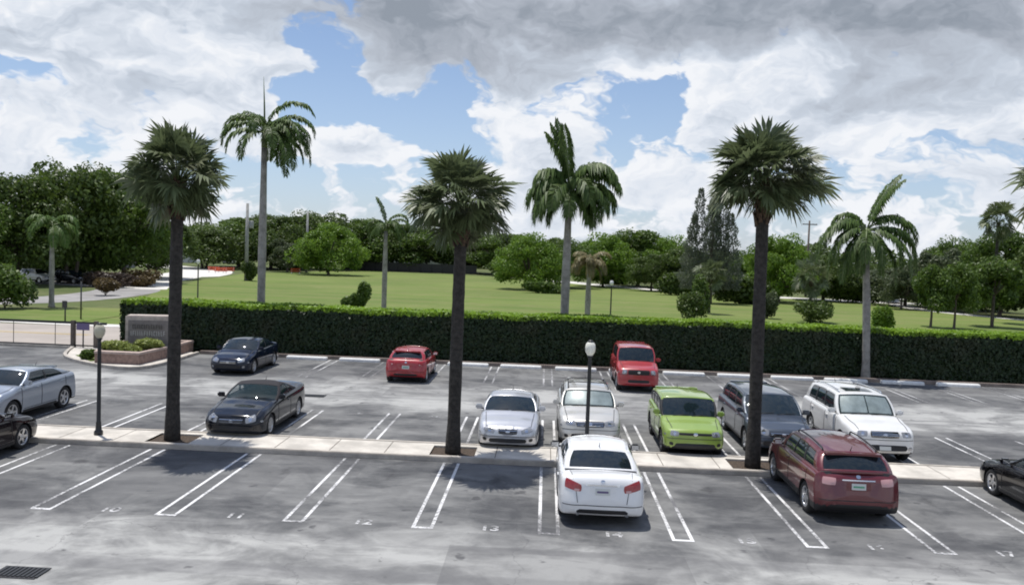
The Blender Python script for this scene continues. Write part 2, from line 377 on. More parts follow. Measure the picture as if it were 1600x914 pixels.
def empty(name, loc=(0, 0, 0), rz=0.0, parent=None):
    o = bpy.data.objects.new(name, None); COL.objects.link(o); o.location = loc; o.rotation_euler = (0, 0, rz)
    o.empty_display_size = .2
    if parent: o.parent = parent
    return o
def copy_tree(o, parent=None):
    c = o.copy(); COL.objects.link(c); c.parent = parent
    for ch in list(o.children): copy_tree(ch, c)
    return c
def sheet(name, pts, z, mt, kind='structure'):
    o = MB().add([(x, y, z) for x, y in pts], [tuple(range(len(pts)))], 0, False).build(name, mt)
    return tag(o, kind=kind)
def strip_pts(line, wd):
    L_, R_ = [], []
    for i, p in enumerate(line):
        a = Vector(line[max(i - 1, 0)]); b = Vector(line[min(i + 1, len(line) - 1)]); d = (b - a).normalized(); n = Vector((-d.y, d.x))
        w_ = wd[i] if isinstance(wd, (list, tuple)) else wd
        L_.append(Vector(p) + n * w_ / 2); R_.append(Vector(p) - n * w_ / 2)
    return L_, R_
def ribbon(name, line, wd, z, mt):
    L_, R_ = strip_pts(line, wd); n = len(L_); mb = MB()
    mb.add([(p.x, p.y, z) for p in L_] + [(p.x, p.y, z) for p in R_], [(i, n + i, n + i + 1, i + 1) for i in range(n - 1)], 0, False)
    return tag(mb.build(name, mt), kind='structure')
def smoothline(pts, k=6):
    out = []
    for i in range(len(pts) - 1):
        p0 = pts[max(i - 1, 0)]; p1 = pts[i]; p2 = pts[i + 1]; p3 = pts[min(i + 2, len(pts) - 1)]
        for j in range(k):
            t = j / k
            out.append(tuple(.5 * (2 * p1[c] + (p2[c] - p0[c]) * t + (2 * p0[c] - 5 * p1[c] + 4 * p2[c] - p3[c]) * t * t + (3 * p1[c] - p0[c] - 3 * p2[c] + p3[c]) * t ** 3) for c in range(len(p1))))
    out.append(tuple(pts[-1])); return out

# ------------------------------------------------------------------ ground, lot, roads
sheet('ground', [(-900, -120), (900, -120), (900, 1400), (-900, 1400)], -.012, M['ground'])
sheet('lawn', [(-31, 42.4), (70, 42.4), (62, 90), (50, 112), (48, 128), (30, 133), (14, 148), (0, 168), (-20, 190), (-45, 190), (-55, 150), (-50, 118), (-43, 90), (-31.5, 60)], -.008, M['lawn'])
sheet('parking_lot', [(-80, -40), (60, -40), (60, 41.25), (-17.5, 41.25), (-17.5, 36.0), (-19.5, 35.7), (-22.4, 38), (-24, 41.25), (-80, 41.25)], 0.0, M['asphalt'])
sheet('road', [(-120, 41.9), (-24.2, 41.9), (-23, 43), (-25.5, 52), (-120, 50.5)], .002, M['road'])
for y in (46.6, 46.95):
    MB().quad((-120, y, .008), (-26.5, y + .5, .008), (-26.5, y + .62, .008), (-120, y + .12, .008)).build('yellow_road_line', M['yellow'])['kind'] = 'structure'
sheet('pavement', [(-24, 41.25), (-22.4, 38), (-19.5, 35.7), (-17.5, 36.0), (-17.5, 41.25), (-20, 42.2), (-23.9, 60), (-27, 60), (-24.5, 52), (-22.5, 44)], .06, M['concrete'])
# far driveway and paths
ribbon('driveway', smoothline([(-120, 62), (-60, 63), (-46, 68), (-44, 82), (-50, 95), (-70, 100)]), 6.5, .002, M['drive'])
sheet('verge', [(-44, 55.5), (-37, 53.6), (-31, 54), (-31, 60), (-34, 66), (-38, 65), (-41, 60)], .02, M['lawn'])
ribbon('pavement', smoothline([(-120, 55), (-60, 54.4), (-45, 53.8), (-30, 52.8), (-26, 53)]), 1.6, .014, M['path'])
ribbon('path', smoothline([(-46, 92), (-52, 108), (-57, 128), (-62, 148), (-72, 165), (-110, 200)]), [6] * 13 + [10] * 18, .006, M['path'])
ribbon('path', smoothline([(75, 78), (62, 88), (55, 98), (50, 112), (53, 128), (58, 142), (70, 160)]), 2.6, .006, M['path'])
ribbon('road', smoothline([(2, 172), (9, 160), (16, 150), (24, 141), (38, 133), (60, 128)]), 6, .006, M['path'])

# median strip between the two rows
def median_strip():
    mb = MB(); x0, x1, y0, y1, z = -40, 40, 22.2, 23.9, .13
    pits = [(-10.35, 22.95), (-2.4, 22.9), (5.85, 22.85), (14.1, 22.85), (-18.4, 22.95)]
    xs = [x0]
    for (px, py) in sorted(pits): xs += [px - .62, px + .62]
    xs.append(x1)
    kb = .16
    for i in range(len(xs) - 1):
        a, b = xs[i], xs[i + 1]
        if i % 2 == 1:
            mb.quad((a, y0 + kb, z), (b, y0 + kb, z), (b, 22.42, z), (a, 22.42, z)); mb.quad((a, 23.5, z), (b, 23.5, z), (b, y1 - kb, z), (a, y1 - kb, z))
            mb.quad((a, 22.42, z - .05), (b, 22.42, z - .05), (b, 23.5, z - .05), (a, 23.5, z - .05), 2)
            mb.quad((a, 22.42, z), (b, 22.42, z), (b, 22.42, z - .05), (a, 22.42, z - .05)); mb.quad((a, 23.5, z), (b, 23.5, z), (b, 23.5, z - .05), (a, 23.5, z - .05))
        else: mb.quad((a, y0 + kb, z), (b, y0 + kb, z), (b, y1 - kb, z), (a, y1 - kb, z))
    mb.box(x0, x1, y0, y0 + kb - .003, -.05, z + .012, 1, .02); mb.box(x0, x1, y1 - kb + .003, y1, -.05, z + .012, 1, .02)
    return tag(mb.build('median_pavement', [M['concrete'], M['kerb'], M['mulch']]), kind='structure')
median_strip()
# joints in the median slab: thin dark gaps
mb = MB()
for i in range(-24, 24):
    x = i * 1.52 + .3
    if min(abs(x - p) for p in (-18.4, -10.35, -2.4, 5.85, 14.1)) > .7: mb.quad((x, 22.37, .134), (x + .018, 22.37, .134), (x + .018, 23.73, .134), (x, 23.73, .134))
tag(mb.build('median_joints', M['mulch']), kind='structure')
# far kerb and mulch bed under the hedge
mb = MB(); mb.box(-17.4, 60, 41.28, 41.48, -.05, .17, 0, .02); mb.quad((-17.4, 41.48, .09), (60, 41.48, .09), (60, 44.6, .09), (-17.4, 44.6, .09), 1)
mb.quad((-22, 42.3, .09), (-17.4, 42.3, .09), (-17.4, 44.6, .09), (-22, 44.6, .09), 1)
tag(mb.build('kerb', [M['brownkerb'], M['mulch']]), kind='structure')
mb = MB(); mb.box(-120, -24.1, 41.27, 41.45, -.05, .13, 0, .02); tag(mb.build('kerb', M['kerb']), kind='structure')
# rounded kerb round the corner island
L_, R_ = strip_pts(smoothline([(-24.0, 41.3), (-22.4, 38.0), (-19.4, 35.75), (-17.5, 36.0), (-17.45, 41.2)], 5), .15); n_ = len(L_); mb = MB()
for i in range(n_ - 1):
    a, b, c, d = L_[i], L_[i + 1], R_[i + 1], R_[i]
    mb.quad((a.x, a.y, .13), (d.x, d.y, .13), (c.x, c.y, .13), (b.x, b.y, .13)); mb.quad((d.x, d.y, -.02), (c.x, c.y, -.02), (c.x, c.y, .13), (d.x, d.y, .13)); mb.quad((a.x, a.y, -.02), (b.x, b.y, -.02), (b.x, b.y, .13), (a.x, a.y, .13))
tag(mb.build('kerb', M['kerb']), kind='structure')
sheet('verge', [(-22.3, 38.6), (-20.6, 36.9), (-20.1, 38), (-20.6, 40.6), (-21.4, 40.8)], .075, M['lawn'])

# painted lines
PX = [-18.65 - 2.66 * 2, -18.65 - 2.66, -18.65, -15.95, -13.28, -10.62, -7.95, -5.25, -2.55, .06, 2.80, 5.50, 8.05, 10.66, 13.3, 15.95, 18.6, 21.3]
GAPW = .38
def stall_lines(name, y0, y1, mt, endcap, keep=None, wd=.075):
    mb = MB(); z = .006
    for i, x in enumerate(PX):
        if keep and not keep(x): continue
        for q in (x, x + GAPW): mb.quad((q - wd / 2, y0, z), (q + wd / 2, y0, z), (q + wd / 2, y1, z), (q - wd / 2, y1, z))
        if endcap is not None:
            e0 = endcap; mb.quad((x + wd / 2, e0, z), (x + GAPW - wd / 2, e0, z), (x + GAPW - wd / 2, e0 + .1, z), (x + wd / 2, e0 + .1, z))
    return tag(mb.build(name, mt), kind='structure')
stall_lines('parking_lines', 16.78, 22.1, M['paint_white'], 16.78)
stall_lines('parking_lines', 23.98, 28.4, M['paint_white'], None)
stall_lines('parking_lines', 35.4, 41.1, M['paint_faint'], None, lambda x: x > -13)
def number_mesh(txt, size):
    cu = bpy.data.curves.new('t', 'FONT'); cu.body = txt; cu.size = size; cu.align_x = 'CENTER'; cu.align_y = 'CENTER'; cu.offset = .012
    o = bpy.data.objects.new('t', cu); COL.objects.link(o); bpy.context.view_layer.update()
    me = bpy.data.meshes.new_from_object(o.evaluated_get(bpy.context.evaluated_depsgraph_get())); bpy.data.objects.remove(o)
    return me
for i, x in enumerate(PX[:-1]):
    num = 15 + round((x - 2.80) / 2.66)
    if num < 8: continue
    cxm = (x + GAPW + PX[i + 1]) / 2 + (.08 if num < 14 else -.05)
    me = number_mesh(str(num), .42); me.materials.append(M['paint_number'])
    o = bpy.data.objects.new('stall_number', me); COL.objects.link(o); o.location = (cxm, 16.98, .007); o['kind'] = 'structure'
    if x > -9 and x < 12:
        me2 = number_mesh(str(60 - num), .42); me2.materials.append(M['paint_faint'])
        o = bpy.data.objects.new('stall_number', me2); COL.objects.link(o); o.location = (cxm, 28.15, .007); o.rotation_euler[2] = math.pi; o['kind'] = 'structure'

# wheel stops along the far kerb
proto = None
names_ws = {}
stops = [i for i in range(len(PX) - 1) if PX[i] > -16.5 and abs(PX[i] - 21.3) > .1]
for k, i in enumerate(stops):
    xm = (PX[i] + GAPW + PX[i + 1]) / 2
    if proto is None:
        mb = MB(); hw = 1.02
        prof = [(-.16, 0), (-.15, .10), (-.11, .15), (.11, .15), (.15, .10), (.16, 0)]; vs = []
        for xx in (-hw, -hw + .04, hw - .04, hw):
            s_ = .75 if abs(xx) == hw else 1
            vs += [(xx, py * s_, pz * s_) for py, pz in prof]
        fs = [(j * 6 + q, j * 6 + q + 1, (j + 1) * 6 + q + 1, (j + 1) * 6 + q) for j in range(3) for q in range(5)] + [(5, 4, 3, 2, 1, 0), (18, 19, 20, 21, 22, 23)]
        mb.add(vs, fs, 0, False); o = mb.build('wheel_stop', M['stopwhite']); proto = o
    else: o = proto.copy(); COL.objects.link(o)
    o.location = (xm + random.uniform(-.06, .06), 41.0 + random.uniform(-.05, .05), .001); o.rotation_euler[2] = random.uniform(-.01, .01)
    tag(o, 'white painted wheel stop, %s along the far kerb counted from the left' % ['first', 'second', 'third', 'fourth', 'fifth', 'sixth', 'seventh', 'eighth', 'ninth', 'tenth', 'eleventh', 'twelfth', 'thirteenth', 'fourteenth', 'fifteenth'][k], 'wheel stop', 'white wheel stops along the far kerb')
# drains
def drain(x, y, rz, lab, w_=1.0, h_=.55):
    t = empty('storm_drain', (x, y, 0), rz); tag(t, lab, 'drain', 'iron storm drains in the asphalt')
    MB().box(-w_ / 2, w_ / 2, -h_ / 2, h_ / 2, -.05, .010, 0).build('frame', M['drain'], t)
    mb = MB(); n = int(w_ / .08)
    for q in range(n):
        xx = -w_ / 2 + .05 + q * .08; mb.box(xx, xx + .045, -h_ / 2 + .05, h_ / 2 - .05, .011, .026, 0)
    mb.build('grate', M['black_metal'], t)
drain(-8.75, 13.55, 0, 'dark iron storm drain grate in the pale near driving lane', .8, .5)
drain(-8.68, 31.1, 0, 'small iron drain grate in the lane behind the charcoal convertible', .9, .5)

# ------------------------------------------------------------------ foliage machinery
def leaf_cloud(rng, pts, nrm, size, aspect=.55, up=.35, jitter=.8):
    """numpy: one folded diamond (2 tris as a quad) per point"""
    n = len(pts); d = nrm + rng.normal(0, jitter, (n, 3)); d[:, 2] += up; d /= np.linalg.norm(d, axis=1)[:, None] + 1e-9
    a = np.cross(d, rng.normal(0, 1, (n, 3))); a /= np.linalg.norm(a, axis=1)[:, None] + 1e-9; b = np.cross(d, a)
    s = (size * rng.uniform(.6, 1.35, n))[:, None]
    v = np.empty((n, 4, 3)); v[:, 0] = pts - a * s; v[:, 1] = pts - b * s * aspect + d * s * .12; v[:, 2] = pts + a * s; v[:, 3] = pts + b * s * aspect + d * s * .12
    return v.reshape(-1, 3)
def quads_mesh(name, v, mats, extra=None):
    n = len(v) // 4; me = bpy.data.meshes.new(name)
    vv, ff, mm, sm = (extra.v, extra.f, extra.m, extra.smooth) if extra else ([], [], [], [])
    off = len(vv)
    allv = np.concatenate([np.array(vv).reshape(-1, 3), v]) if off else v
    ne = len(ff); loops = [i for f in ff for i in f]; starts = []; tot = []
    c = 0
    for f in ff: starts.append(c); tot.append(len(f)); c += len(f)
    q = (np.arange(4 * n) + off)
    li = np.concatenate([np.array(loops, dtype=np.int64), q]).astype(np.int32)
    st = np.concatenate([np.array(starts, dtype=np.int64), c + 4 * np.arange(n)]).astype(np.int32)
    me.vertices.add(len(allv)); me.vertices.foreach_set('co', allv.astype(np.float32).ravel())
    me.loops.add(len(li)); me.loops.foreach_set('vertex_index', li)
    me.polygons.add(ne + n); me.polygons.foreach_set('loop_start', st)
    mi = np.concatenate([np.array(mm, dtype=np.int64) if ne else np.zeros(0, dtype=np.int64), np.zeros(n, dtype=np.int64)]).astype(np.int32)
    for mt in mats: me.materials.append(mt)
    me.polygons.foreach_set('material_index', mi)
    me.update(calc_edges=True); me.validate()
    return me
def link(name, me, parent=None):
    o = bpy.data.objects.new(name, me); COL.objects.link(o)
    if parent: o.parent = parent
    return o
def ellipsoid_pts(rng, c, r, n, shell=.35):
    d = rng.normal(0, 1, (n, 3)); d /= np.linalg.norm(d, axis=1)[:, None]
    rad = (1 - shell * rng.uniform(0, 1, n) ** 1.5)[:, None]
    return np.array(c) + d * rad * np.array(r), d

def tree_proto(seed, hgt=1.0, wid=1.0, leafmat='leaf_dark', trunk_frac=.22, spread=1.0, nclump=26, nleaf=420, leaf=.055, flat=.7, multi=1, ysq=1.0, key_low=False):
    """unit tree: height 1, crown half-width ~ wid/2 ; returns (trunk mesh, crown mesh)"""
    rng = np.random.default_rng(seed); V = []
    cz0 = trunk_frac + .06; tips = []
    for i in range(nclump):
        a = rng.uniform(0, 2 * math.pi); q = rng.uniform(0, 1) ** .48; lvl = rng.uniform(0, 1)
        env = math.sqrt(max(0.05, 1 - (abs(lvl - .35) / .72) ** 2.2))
        x = math.cos(a) * q * env * wid * .5 * .84; y = math.sin(a) * q * env * wid * .5 * .78 * ysq
        z = cz0 + lvl * (1 - cz0 - .10); cr = rng.uniform(.06, .17) * (1.15 - .3 * lvl) * (.75 + .5 * wid)
        z = max(z, trunk_frac * .8 + cr * .5) if key_low else z; tips.append((x, y, z)); p, d = ellipsoid_pts(rng, (x, y, z), (cr, cr, cr * flat), nleaf)
        p += rng.normal(0, .012, p.shape)
        V.append(leaf_cloud(rng, p, d * .9, leaf * rng.uniform(.8, 1.1)))
    me = quads_mesh('crown', np.concatenate(V), [M[leafmat]])
    tb = MB(); random.seed(seed)
    for k in range(multi):
        ox = (k - (multi - 1) / 2) * .06; r0 = .028 / math.sqrt(multi)
        top = Vector((ox * 2, 0, trunk_frac + .12))
        tb.tube([(ox, 0, -.01), (ox, 0, .02), (ox * 1.4 + .008, .004, trunk_frac * .5), top], [r0 * 1.6, r0 * 1.1, r0 * .9, r0 * .75], 9)
        for t_ in tips[k::multi * 2]:
            mid = top.lerp(Vector(t_), .5) + Vector((random.uniform(-.02, .02), random.uniform(-.02, .02), .03))
            tb.tube([top - Vector((0, 0, .03)), mid, Vector(t_)], [r0 * .5, r0 * .3, r0 * .1], 6)
    return tb.mesh('trunk', [M['bark']]), me
def place_tree(name, pr, x, y, h, wscale, rz, label, cat, group):
    t = empty(name, (x, y, -.02), rz); t.scale = (h * wscale, h * wscale, h)
    tag(t, label, cat, group); link('trunk', pr[0], t); link('crown', pr[1], t); return t

# ------------------------------------------------------------------ hedge
def hedge():
    rng = np.random.default_rng(3); x0, x1, y0, y1, z0, z1 = -22.0, 58.0, 42.3, 44.3, .12, 2.46
    def topz(x): return z1 + .025 * np.sin(x * .9) + .02 * np.sin(x * 2.3 + 1) + .03 * np.sin(x * .23)
    core = MB(); nx = 200
    for i in range(nx):
        a = x0 + .12 + (x1 - x0 - .24) * i / nx; b = x0 + .12 + (x1 - x0 - .24) * (i + 1) / nx; ta, tb = float(topz(a)) - .14, float(topz(b)) - .14
        core.quad((a, y0 + .12, z0), (b, y0 + .12, z0), (b, y0 + .12, tb), (a, y0 + .12, ta), 1); core.quad((a, y0 + .12, ta), (b, y0 + .12, tb), (b, y1 - .12, tb), (a, y1 - .12, ta), 1)
        core.quad((a, y1 - .12, ta), (b, y1 - .12, tb), (b, y1 - .12, z0), (a, y1 - .12, z0), 1)
    for x in (x0 + .12, x1 - .12): core.quad((x, y0 + .12, z0), (x, y1 - .12, z0), (x, y1 - .12, z1 - .14), (x, y0 + .12, z1 - .14), 1)
    P_, N_ = [], []
    n = 62000; x = rng.uniform(x0, x1, n); z = rng.uniform(z0, 1, n) * 0 + rng.uniform(0, 1, n) * (topz(x) - z0) + z0
    y = y0 + .05 * np.sin(x * 3.1) * np.sin(z * 4) + rng.normal(0, .045, n); P_.append(np.stack([x, y, z], 1)); N_.append(np.tile([0, -1, .2], (n, 1)))
    n = 60000; x = rng.uniform(x0, x1, n); y = rng.uniform(y0, y1, n); z = topz(x) + rng.normal(0, .03, n) + .01 + .02 * np.sin(y * 6 + x * 4); P_.append(np.stack([x, y, z], 1)); N_.append(np.tile([0, 0, 1], (n, 1)))
    n = 3500; y = rng.uniform(y0, y1, n); z = rng.uniform(z0, z1, n); x = x0 + rng.normal(0, .05, n); P_.append(np.stack([x, y, z], 1)); N_.append(np.tile([-1, 0, .2], (n, 1)))
    n = 12000; x = rng.uniform(x0, x1, n); z = rng.uniform(z0, z1, n); y = y1 + rng.normal(0, .04, n); P_.append(np.stack([x, y, z], 1)); N_.append(np.tile([0, 1, .2], (n, 1)))
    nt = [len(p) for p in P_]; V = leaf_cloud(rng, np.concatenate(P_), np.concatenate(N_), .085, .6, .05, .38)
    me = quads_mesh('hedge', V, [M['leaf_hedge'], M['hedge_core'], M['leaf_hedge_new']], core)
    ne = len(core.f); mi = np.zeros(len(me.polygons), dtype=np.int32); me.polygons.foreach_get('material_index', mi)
    mi[ne + nt[0]:ne + nt[0] + nt[1]] = 2; me.polygons.foreach_set('material_index', mi)  # top leaves take the colour with painted sunlight
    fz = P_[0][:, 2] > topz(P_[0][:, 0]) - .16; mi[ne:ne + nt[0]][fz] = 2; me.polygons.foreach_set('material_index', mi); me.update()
    tag(link('hedge', me), 'long clipped dark green hedge with sunlit top along the far kerb of the lot', 'hedge')
hedge()

# ------------------------------------------------------------------ palms
def fan_crown(seed, Rc, n_leaf, droop=.5, nseg=23, low=-55, elong=1.0):
    rng = random.Random(seed); V = []; pet = MB()
    for i in range(n_leaf):
        q = (i + .5) / n_leaf; el = R(86 - (86 - low) * q ** .85 + rng.uniform(-12, 12)); az = i * 2.39996 + rng.uniform(-.35, .35)
        rr = Rc * rng.uniform(.70, 1.06) * (1 + .16 * math.sin(2 * az + seed) + .10 * math.sin(3 * az + el * 3 + seed * 2)) * (1.0 if el > R(-30) else .92)
        if rng.random() < (.30 if el < R(-35) else .06): continue
        d = Vector((math.cos(az) * math.cos(el), math.sin(az) * math.cos(el), math.sin(el)))
        pl = rr * rng.uniform(.50, .64); hub = d * pl + Vector((0, 0, .10 * Rc * math.cos(el))); fl = rr * .44
        pet.tube([(0, 0, -.1), d * pl * .5 + Vector((0, 0, .08 * Rc * math.cos(el))), hub], [.018, .014, .010], 4, 1)
        side = d.cross(Vector((0, 0, 1))); side = side.normalized() if side.length > .05 else Vector((math.sin(az), -math.cos(az), 0))
        nrm0 = side.cross(d).normalized(); roll = rng.uniform(-1.1, 1.1)
        sd_ = (side * math.cos(roll) + nrm0 * math.sin(roll)).normalized(); nrm = sd_.cross(d).normalized()
        ax = (d + Vector((0, 0, -.35))).normalized()
        for k in range(nseg):
            f = (k / (nseg - 1) - .5) * 2; ang = f * R(112) + rng.uniform(-.05, .05)
            sd = (ax * math.cos(ang) + sd_ * math.sin(ang)).normalized()
            ln = fl * (1 - .22 * abs(f) ** 1.5) * rng.uniform(.8, 1.15); fold = nrm * (.22 * abs(f) * ln)
            p1 = hub + sd * ln * .58 + fold; p2 = hub + sd * ln * .95 + fold + Vector((0, 0, -ln * rng.uniform(.02, .30) * (1.2 - .8 * max(d.z, 0))))
            wv = sd.cross(nrm).normalized() * (ln * .058); e_ = nrm * rng.uniform(-.02, .03)
            V += [hub[:], (p1 - wv)[:], p2[:], (p1 + wv + e_)[:]]
    return quads_mesh('crown', np.array(V), [M['sabal'], M['shaft']], pet)
def sabal_trunk(seed, h, r, lean=(0, 0)):
    rng = random.Random(seed); mb = MB(); n = 26; pts = []; rad = []
    for i in range(n + 1):
        t = i / n; pts.append((lean[0] * t ** 1.3, lean[1] * t, h * t)); rad.append(r * (1.22 - .5 * min(t * 8, 1) * .44) * (1 + rng.uniform(-.035, .035)) if t < .12 else r * (1 + rng.uniform(-.035, .035)) * (1 - .12 * t))
    mb.tube(pts, rad, 14); return mb
def boots_mesh(seed, h, r, span, cx_=0.0, cy_=0.0):
    rng = random.Random(seed); mb = MB()
    for i in range(70):
        a = i * 2.4; z = h - span * (i / 70) ; rr = r * 1.02
        c = Vector((cx_ + math.cos(a) * rr, cy_ + math.sin(a) * rr, z)); o = Vector((math.cos(a), math.sin(a), 0)); s = Vector((-math.sin(a), math.cos(a), 0)) * .055
        up = Vector((0, 0, .19)); ln = rng.uniform(.06, .14)
        mb.add([c - s, c + s, c + s * .6 + up + o * ln, c - s * .6 + up + o * ln, c - s + o * .02 - up * .3, c + s + o * .02 - up * .3], [(0, 1, 2, 3), (4, 5, 1, 0), (3, 2, 5, 4)], 0, False)
    return mb
def sabal(x, y, h, Rc, seed, label, lean=(0, 0), nl=54, low=-55, group='cabbage palms in the median strip', name='cabbage_palm', r=.185, sq=(1, 1, 1)):
    t = empty(name, (x, y, .08)); tag(t, label, 'palm tree', group)
    sabal_trunk(seed, h, r, lean).build('trunk', M['trunk_sabal'], t)
    boots_mesh(seed, h - .05, r * .9, 1.0 * Rc / 1.6, lean[0], lean[1]).build('leaf_bases', M['boots'], t)
    c = link('crown', fan_crown(seed, Rc, nl, low=low), t); c.location = (lean[0], lean[1], h - .02); c.scale = sq; return t
sabal(-10.42, 22.95, 7.3, 1.66, 11, 'cabbage palm in the median nearest the monument sign, crown touching the tallest feather palm', (.05, 0), 125, -62, sq=(1.05, 1.05, .94))
sabal(-2.42, 22.9, 6.85, 1.68, 12, 'cabbage palm in the median just left of the silver sedan, drooping fan crown', (.03, 0), 125, -58, sq=(1.05, 1.05, .90))
sabal(5.85, 22.85, 7.75, 1.74, 13, 'cabbage palm in the median between the grey minivan and the dark red suv', (-.08, 0), 125, -44, sq=(1.0, 1.0, .88))
sabal(14.30, 22.85, 7.7, 1.80, 14, 'cabbage palm whose fan crown just enters the picture at its right edge', (.0, 0), 90, -60)

def frond(V, rach, az, e0, L, rng, bend=1.0, leaf=.62, hang=.55, n=34, twist=0.0):
    n = int(n * 1.35)
    """arched feather leaf: V collects leaflet quads, rach the rachis tube"""
    p = Vector((0, 0, 0)); el = e0; pts = [p.copy()]; dirs = []; N = 14
    for i in range(N):
        d = Vector((math.cos(az) * math.cos(el), math.sin(az) * math.cos(el), math.sin(el))); dirs.append(d)
        p = p + d * (L / N); pts.append(p.copy()); el -= bend * (.055 + .012 * i); el = max(el, R(-86))
    rach.tube(pts[::2] + ([pts[-1]] if N % 2 else []), [.035 * (1 - .9 * i / 8) + .006 for i in range(len(pts[::2]) + (1 if N % 2 else 0))], 5, 1)
    side0 = Vector((-math.sin(az + twist), math.cos(az + twist), 0))
    for k in range(n):
        t = .14 + .86 * (k + .5) / n; ix = min(int(t * N), N - 1); q = t * N - ix
        b = pts[ix].lerp(pts[ix + 1], q); d = dirs[ix]; up = side0.cross(d).normalized(); up = up if up.z > 0 else -up
        ll = leaf * math.sin(math.pi * (.12 + .80 * t)) ** .6 * (1.0 if t < .9 else .8)
        for s in (-1, 1):
            for dup_ in (0, 1):
                dr = (side0 * s * rng.uniform(.7, 1) + d * rng.uniform(.35, .75) + up * rng.uniform(-.15, .4)).normalized(); l2 = ll * rng.uniform(.8, 1.1)
                mid = b + dr * l2 * .5; tip = b + dr * l2 * .8 + Vector((0, 0, -l2 * hang * rng.uniform(.5, 1.1)))
                wv = d * (.048 if dup_ else .062) * (leaf / .6)
                V += [b[:], (mid - wv)[:], tip[:], (mid + wv)[:]]
def feather_palm(name, x, y, h, r, fr, seed, label, group, leafm='pinnate', leaf=.62, hang=.55, spear=None, lean=(0, 0), shaft=.9, n=34, skirt=0, trunkm='trunk_royal'):
    rng = random.Random(seed); t = empty(name, (x, y, -.01)); tag(t, label, 'palm tree', group)
    mb = MB(); hs = h - shaft; r *= .86
    pts = [(lean[0] * q ** 1.4, lean[1] * q, hs * q) for q in (0, .03, .1, .3, .5, .7, .85, 1)]
    mb.tube(pts, [r * k for k in (1.5, 1.25, 1.05, 1.0, 1.05, .92, .8, .74)], 14)
    mb.build('trunk', M[trunkm], t)
    if shaft > 0:
        MB().tube([(lean[0], lean[1], hs - .002), (lean[0], lean[1], hs + shaft * .3), (lean[0], lean[1], h)], [r * .78, r * .80, r * .42], 12).build('crownshaft', M['shaft'], t)
    V = []; ra = MB()
    for (az, e0, L, bd) in fr: frond(V, ra, R(az), R(e0), L, rng, bd, leaf, hang, n)
    c = link('crown', quads_mesh('crown', np.array(V), [M[leafm], M['shaft']], ra), t); c.location = (lean[0], lean[1], h - .08)
    if spear:
        mb = MB(); sx, sl_ = spear
        mb.tube([(0, 0, 0), (sx * .4, 0, sl_ * .5), (sx, 0, sl_)], [.06, .045, .008], 6)
        s = mb.build('spear_leaf', M['pinnate'], t); s.location = (lean[0], lean[1], h - .1)
    return t
# azimuth 0 = +X (picture right), 180 = picture left, 90 = away, 270 = towards the lot
GP = 'tall feather palms behind the hedge'
X0, Z0 = at(407, 205, 46)
feather_palm('royal_palm', at(408, 470, 46)[0], 46, Z0, .25, [(15, 76, 3.9, 1.45), (5, 50, 3.7, 1.45), (-10, 22, 3.5, 1.3), (-40, 5, 3.3, 1.2), (20, 10, 3.6, 1.2), (-25, 40, 3.4, 1.4), (-20, -10, 3.2, 1.0), (190, 35, 3.2, 1.5), (340, -30, 3.0, .8), (150, 66, 3.2, 1.6), (175, 55, 3.3, 1.6), (205, 15, 2.9, 1.3), (350, 35, 3.6, 1.4), (235, 0, 2.6, 1.4),
    (300, 22, 2.9, 1.3), (330, 30, 3.0, 1.3), (80, 50, 2.8, 1.4), (60, 20, 3.0, 1.3), (100, 10, 2.6, 1.4), (270, 50, 2.6, 1.5), (320, -18, 2.7, .9), (15, 0, 3.0, 1.0)], 21,
    'tallest feather palm behind the hedge with a thin upright spear leaf above its crown', GP, leaf=.62, spear=(-.12, 3.1), hang=.5)
X0, Z0 = at(882, 290, 46)
feather_palm('royal_palm', at(882, 490, 46)[0], 46, Z0, .27, [(150, 80, 3.9, .12), (165, 77, 3.7, .16), (240, 79, 3.4, .12), (170, 74, 3.3, .25), (25, 66, 3.7, 1.5), (-15, 60, 3.6, 1.5), (5, 42, 3.6, 1.3), (185, 62, 2.9, 1.8), (170, 22, 3.3, 1.4), (195, -8, 3.2, 1.1), (10, 20, 3.6, 1.3), (0, 5, 3.1, 1.1), (-30, -10, 3.0, .9), (170, 50, 2.2, 1.7), (190, 32, 2.6, 1.6), (175, 10, 2.6, 1.3),
    (210, 0, 2.8, 1.1), (165, -20, 2.6, .8), (240, 10, 2.8, 1.3), (300, 30, 3.0, 1.5), (330, 18, 3.1, 1.3), (70, 40, 3.0, 1.3), (110, 25, 2.9, 1.3), (20, -25, 2.8, .8), (270, -10, 2.6, 1.0), (345, -35, 2.7, .7), (195, -40, 2.5, .6), (320, -30, 2.6, .7)], 22,
    'bushy feather palm behind the hedge with an erect leaf leaning left and pale trunk', GP, leaf=.75, hang=.95, n=40)
X0, Z0 = at(1345, 360, 43.0)
feather_palm('coconut_palm', 16.1, 42.0, Z0 + .1, .21, [(20, 68, 3.4, .30), (35, 62, 3.2, .4), (-10, 70, 3.0, .35), (15, 48, 3.3, 1.6), (0, 38, 3.4, 1.5), (-15, 15, 3.5, 1.5), (-30, -8, 3.7, 1.2), (-5, 5, 3.8, 1.3), (185, 15, 3.6, 1.4), (170, -15, 3.3, 1.2), (205, -35, 3.2, .8), (340, -35, 3.3, .8), (160, 62, 2.3, 1.6), (175, 42, 2.6, 1.8), (185, 30, 3.0, 1.6), (200, 5, 3.0, 1.5), (215, -25, 2.8, 1.1),
    (250, -10, 2.4, 1.2), (290, -20, 2.4, 1.1), (320, 0, 3.0, 1.4), (100, 30, 2.6, 1.3), (80, 10, 2.8, 1.3), (235, -50, 2.4, .6), (310, -48, 2.5, .6)], 23,
    'feather palm with slim arching leaves standing against the hedge behind the white suv', GP, leaf=.52, hang=.8, lean=(-.35, 0), shaft=.6, n=36)
GS = 'young palms scattered over the park'
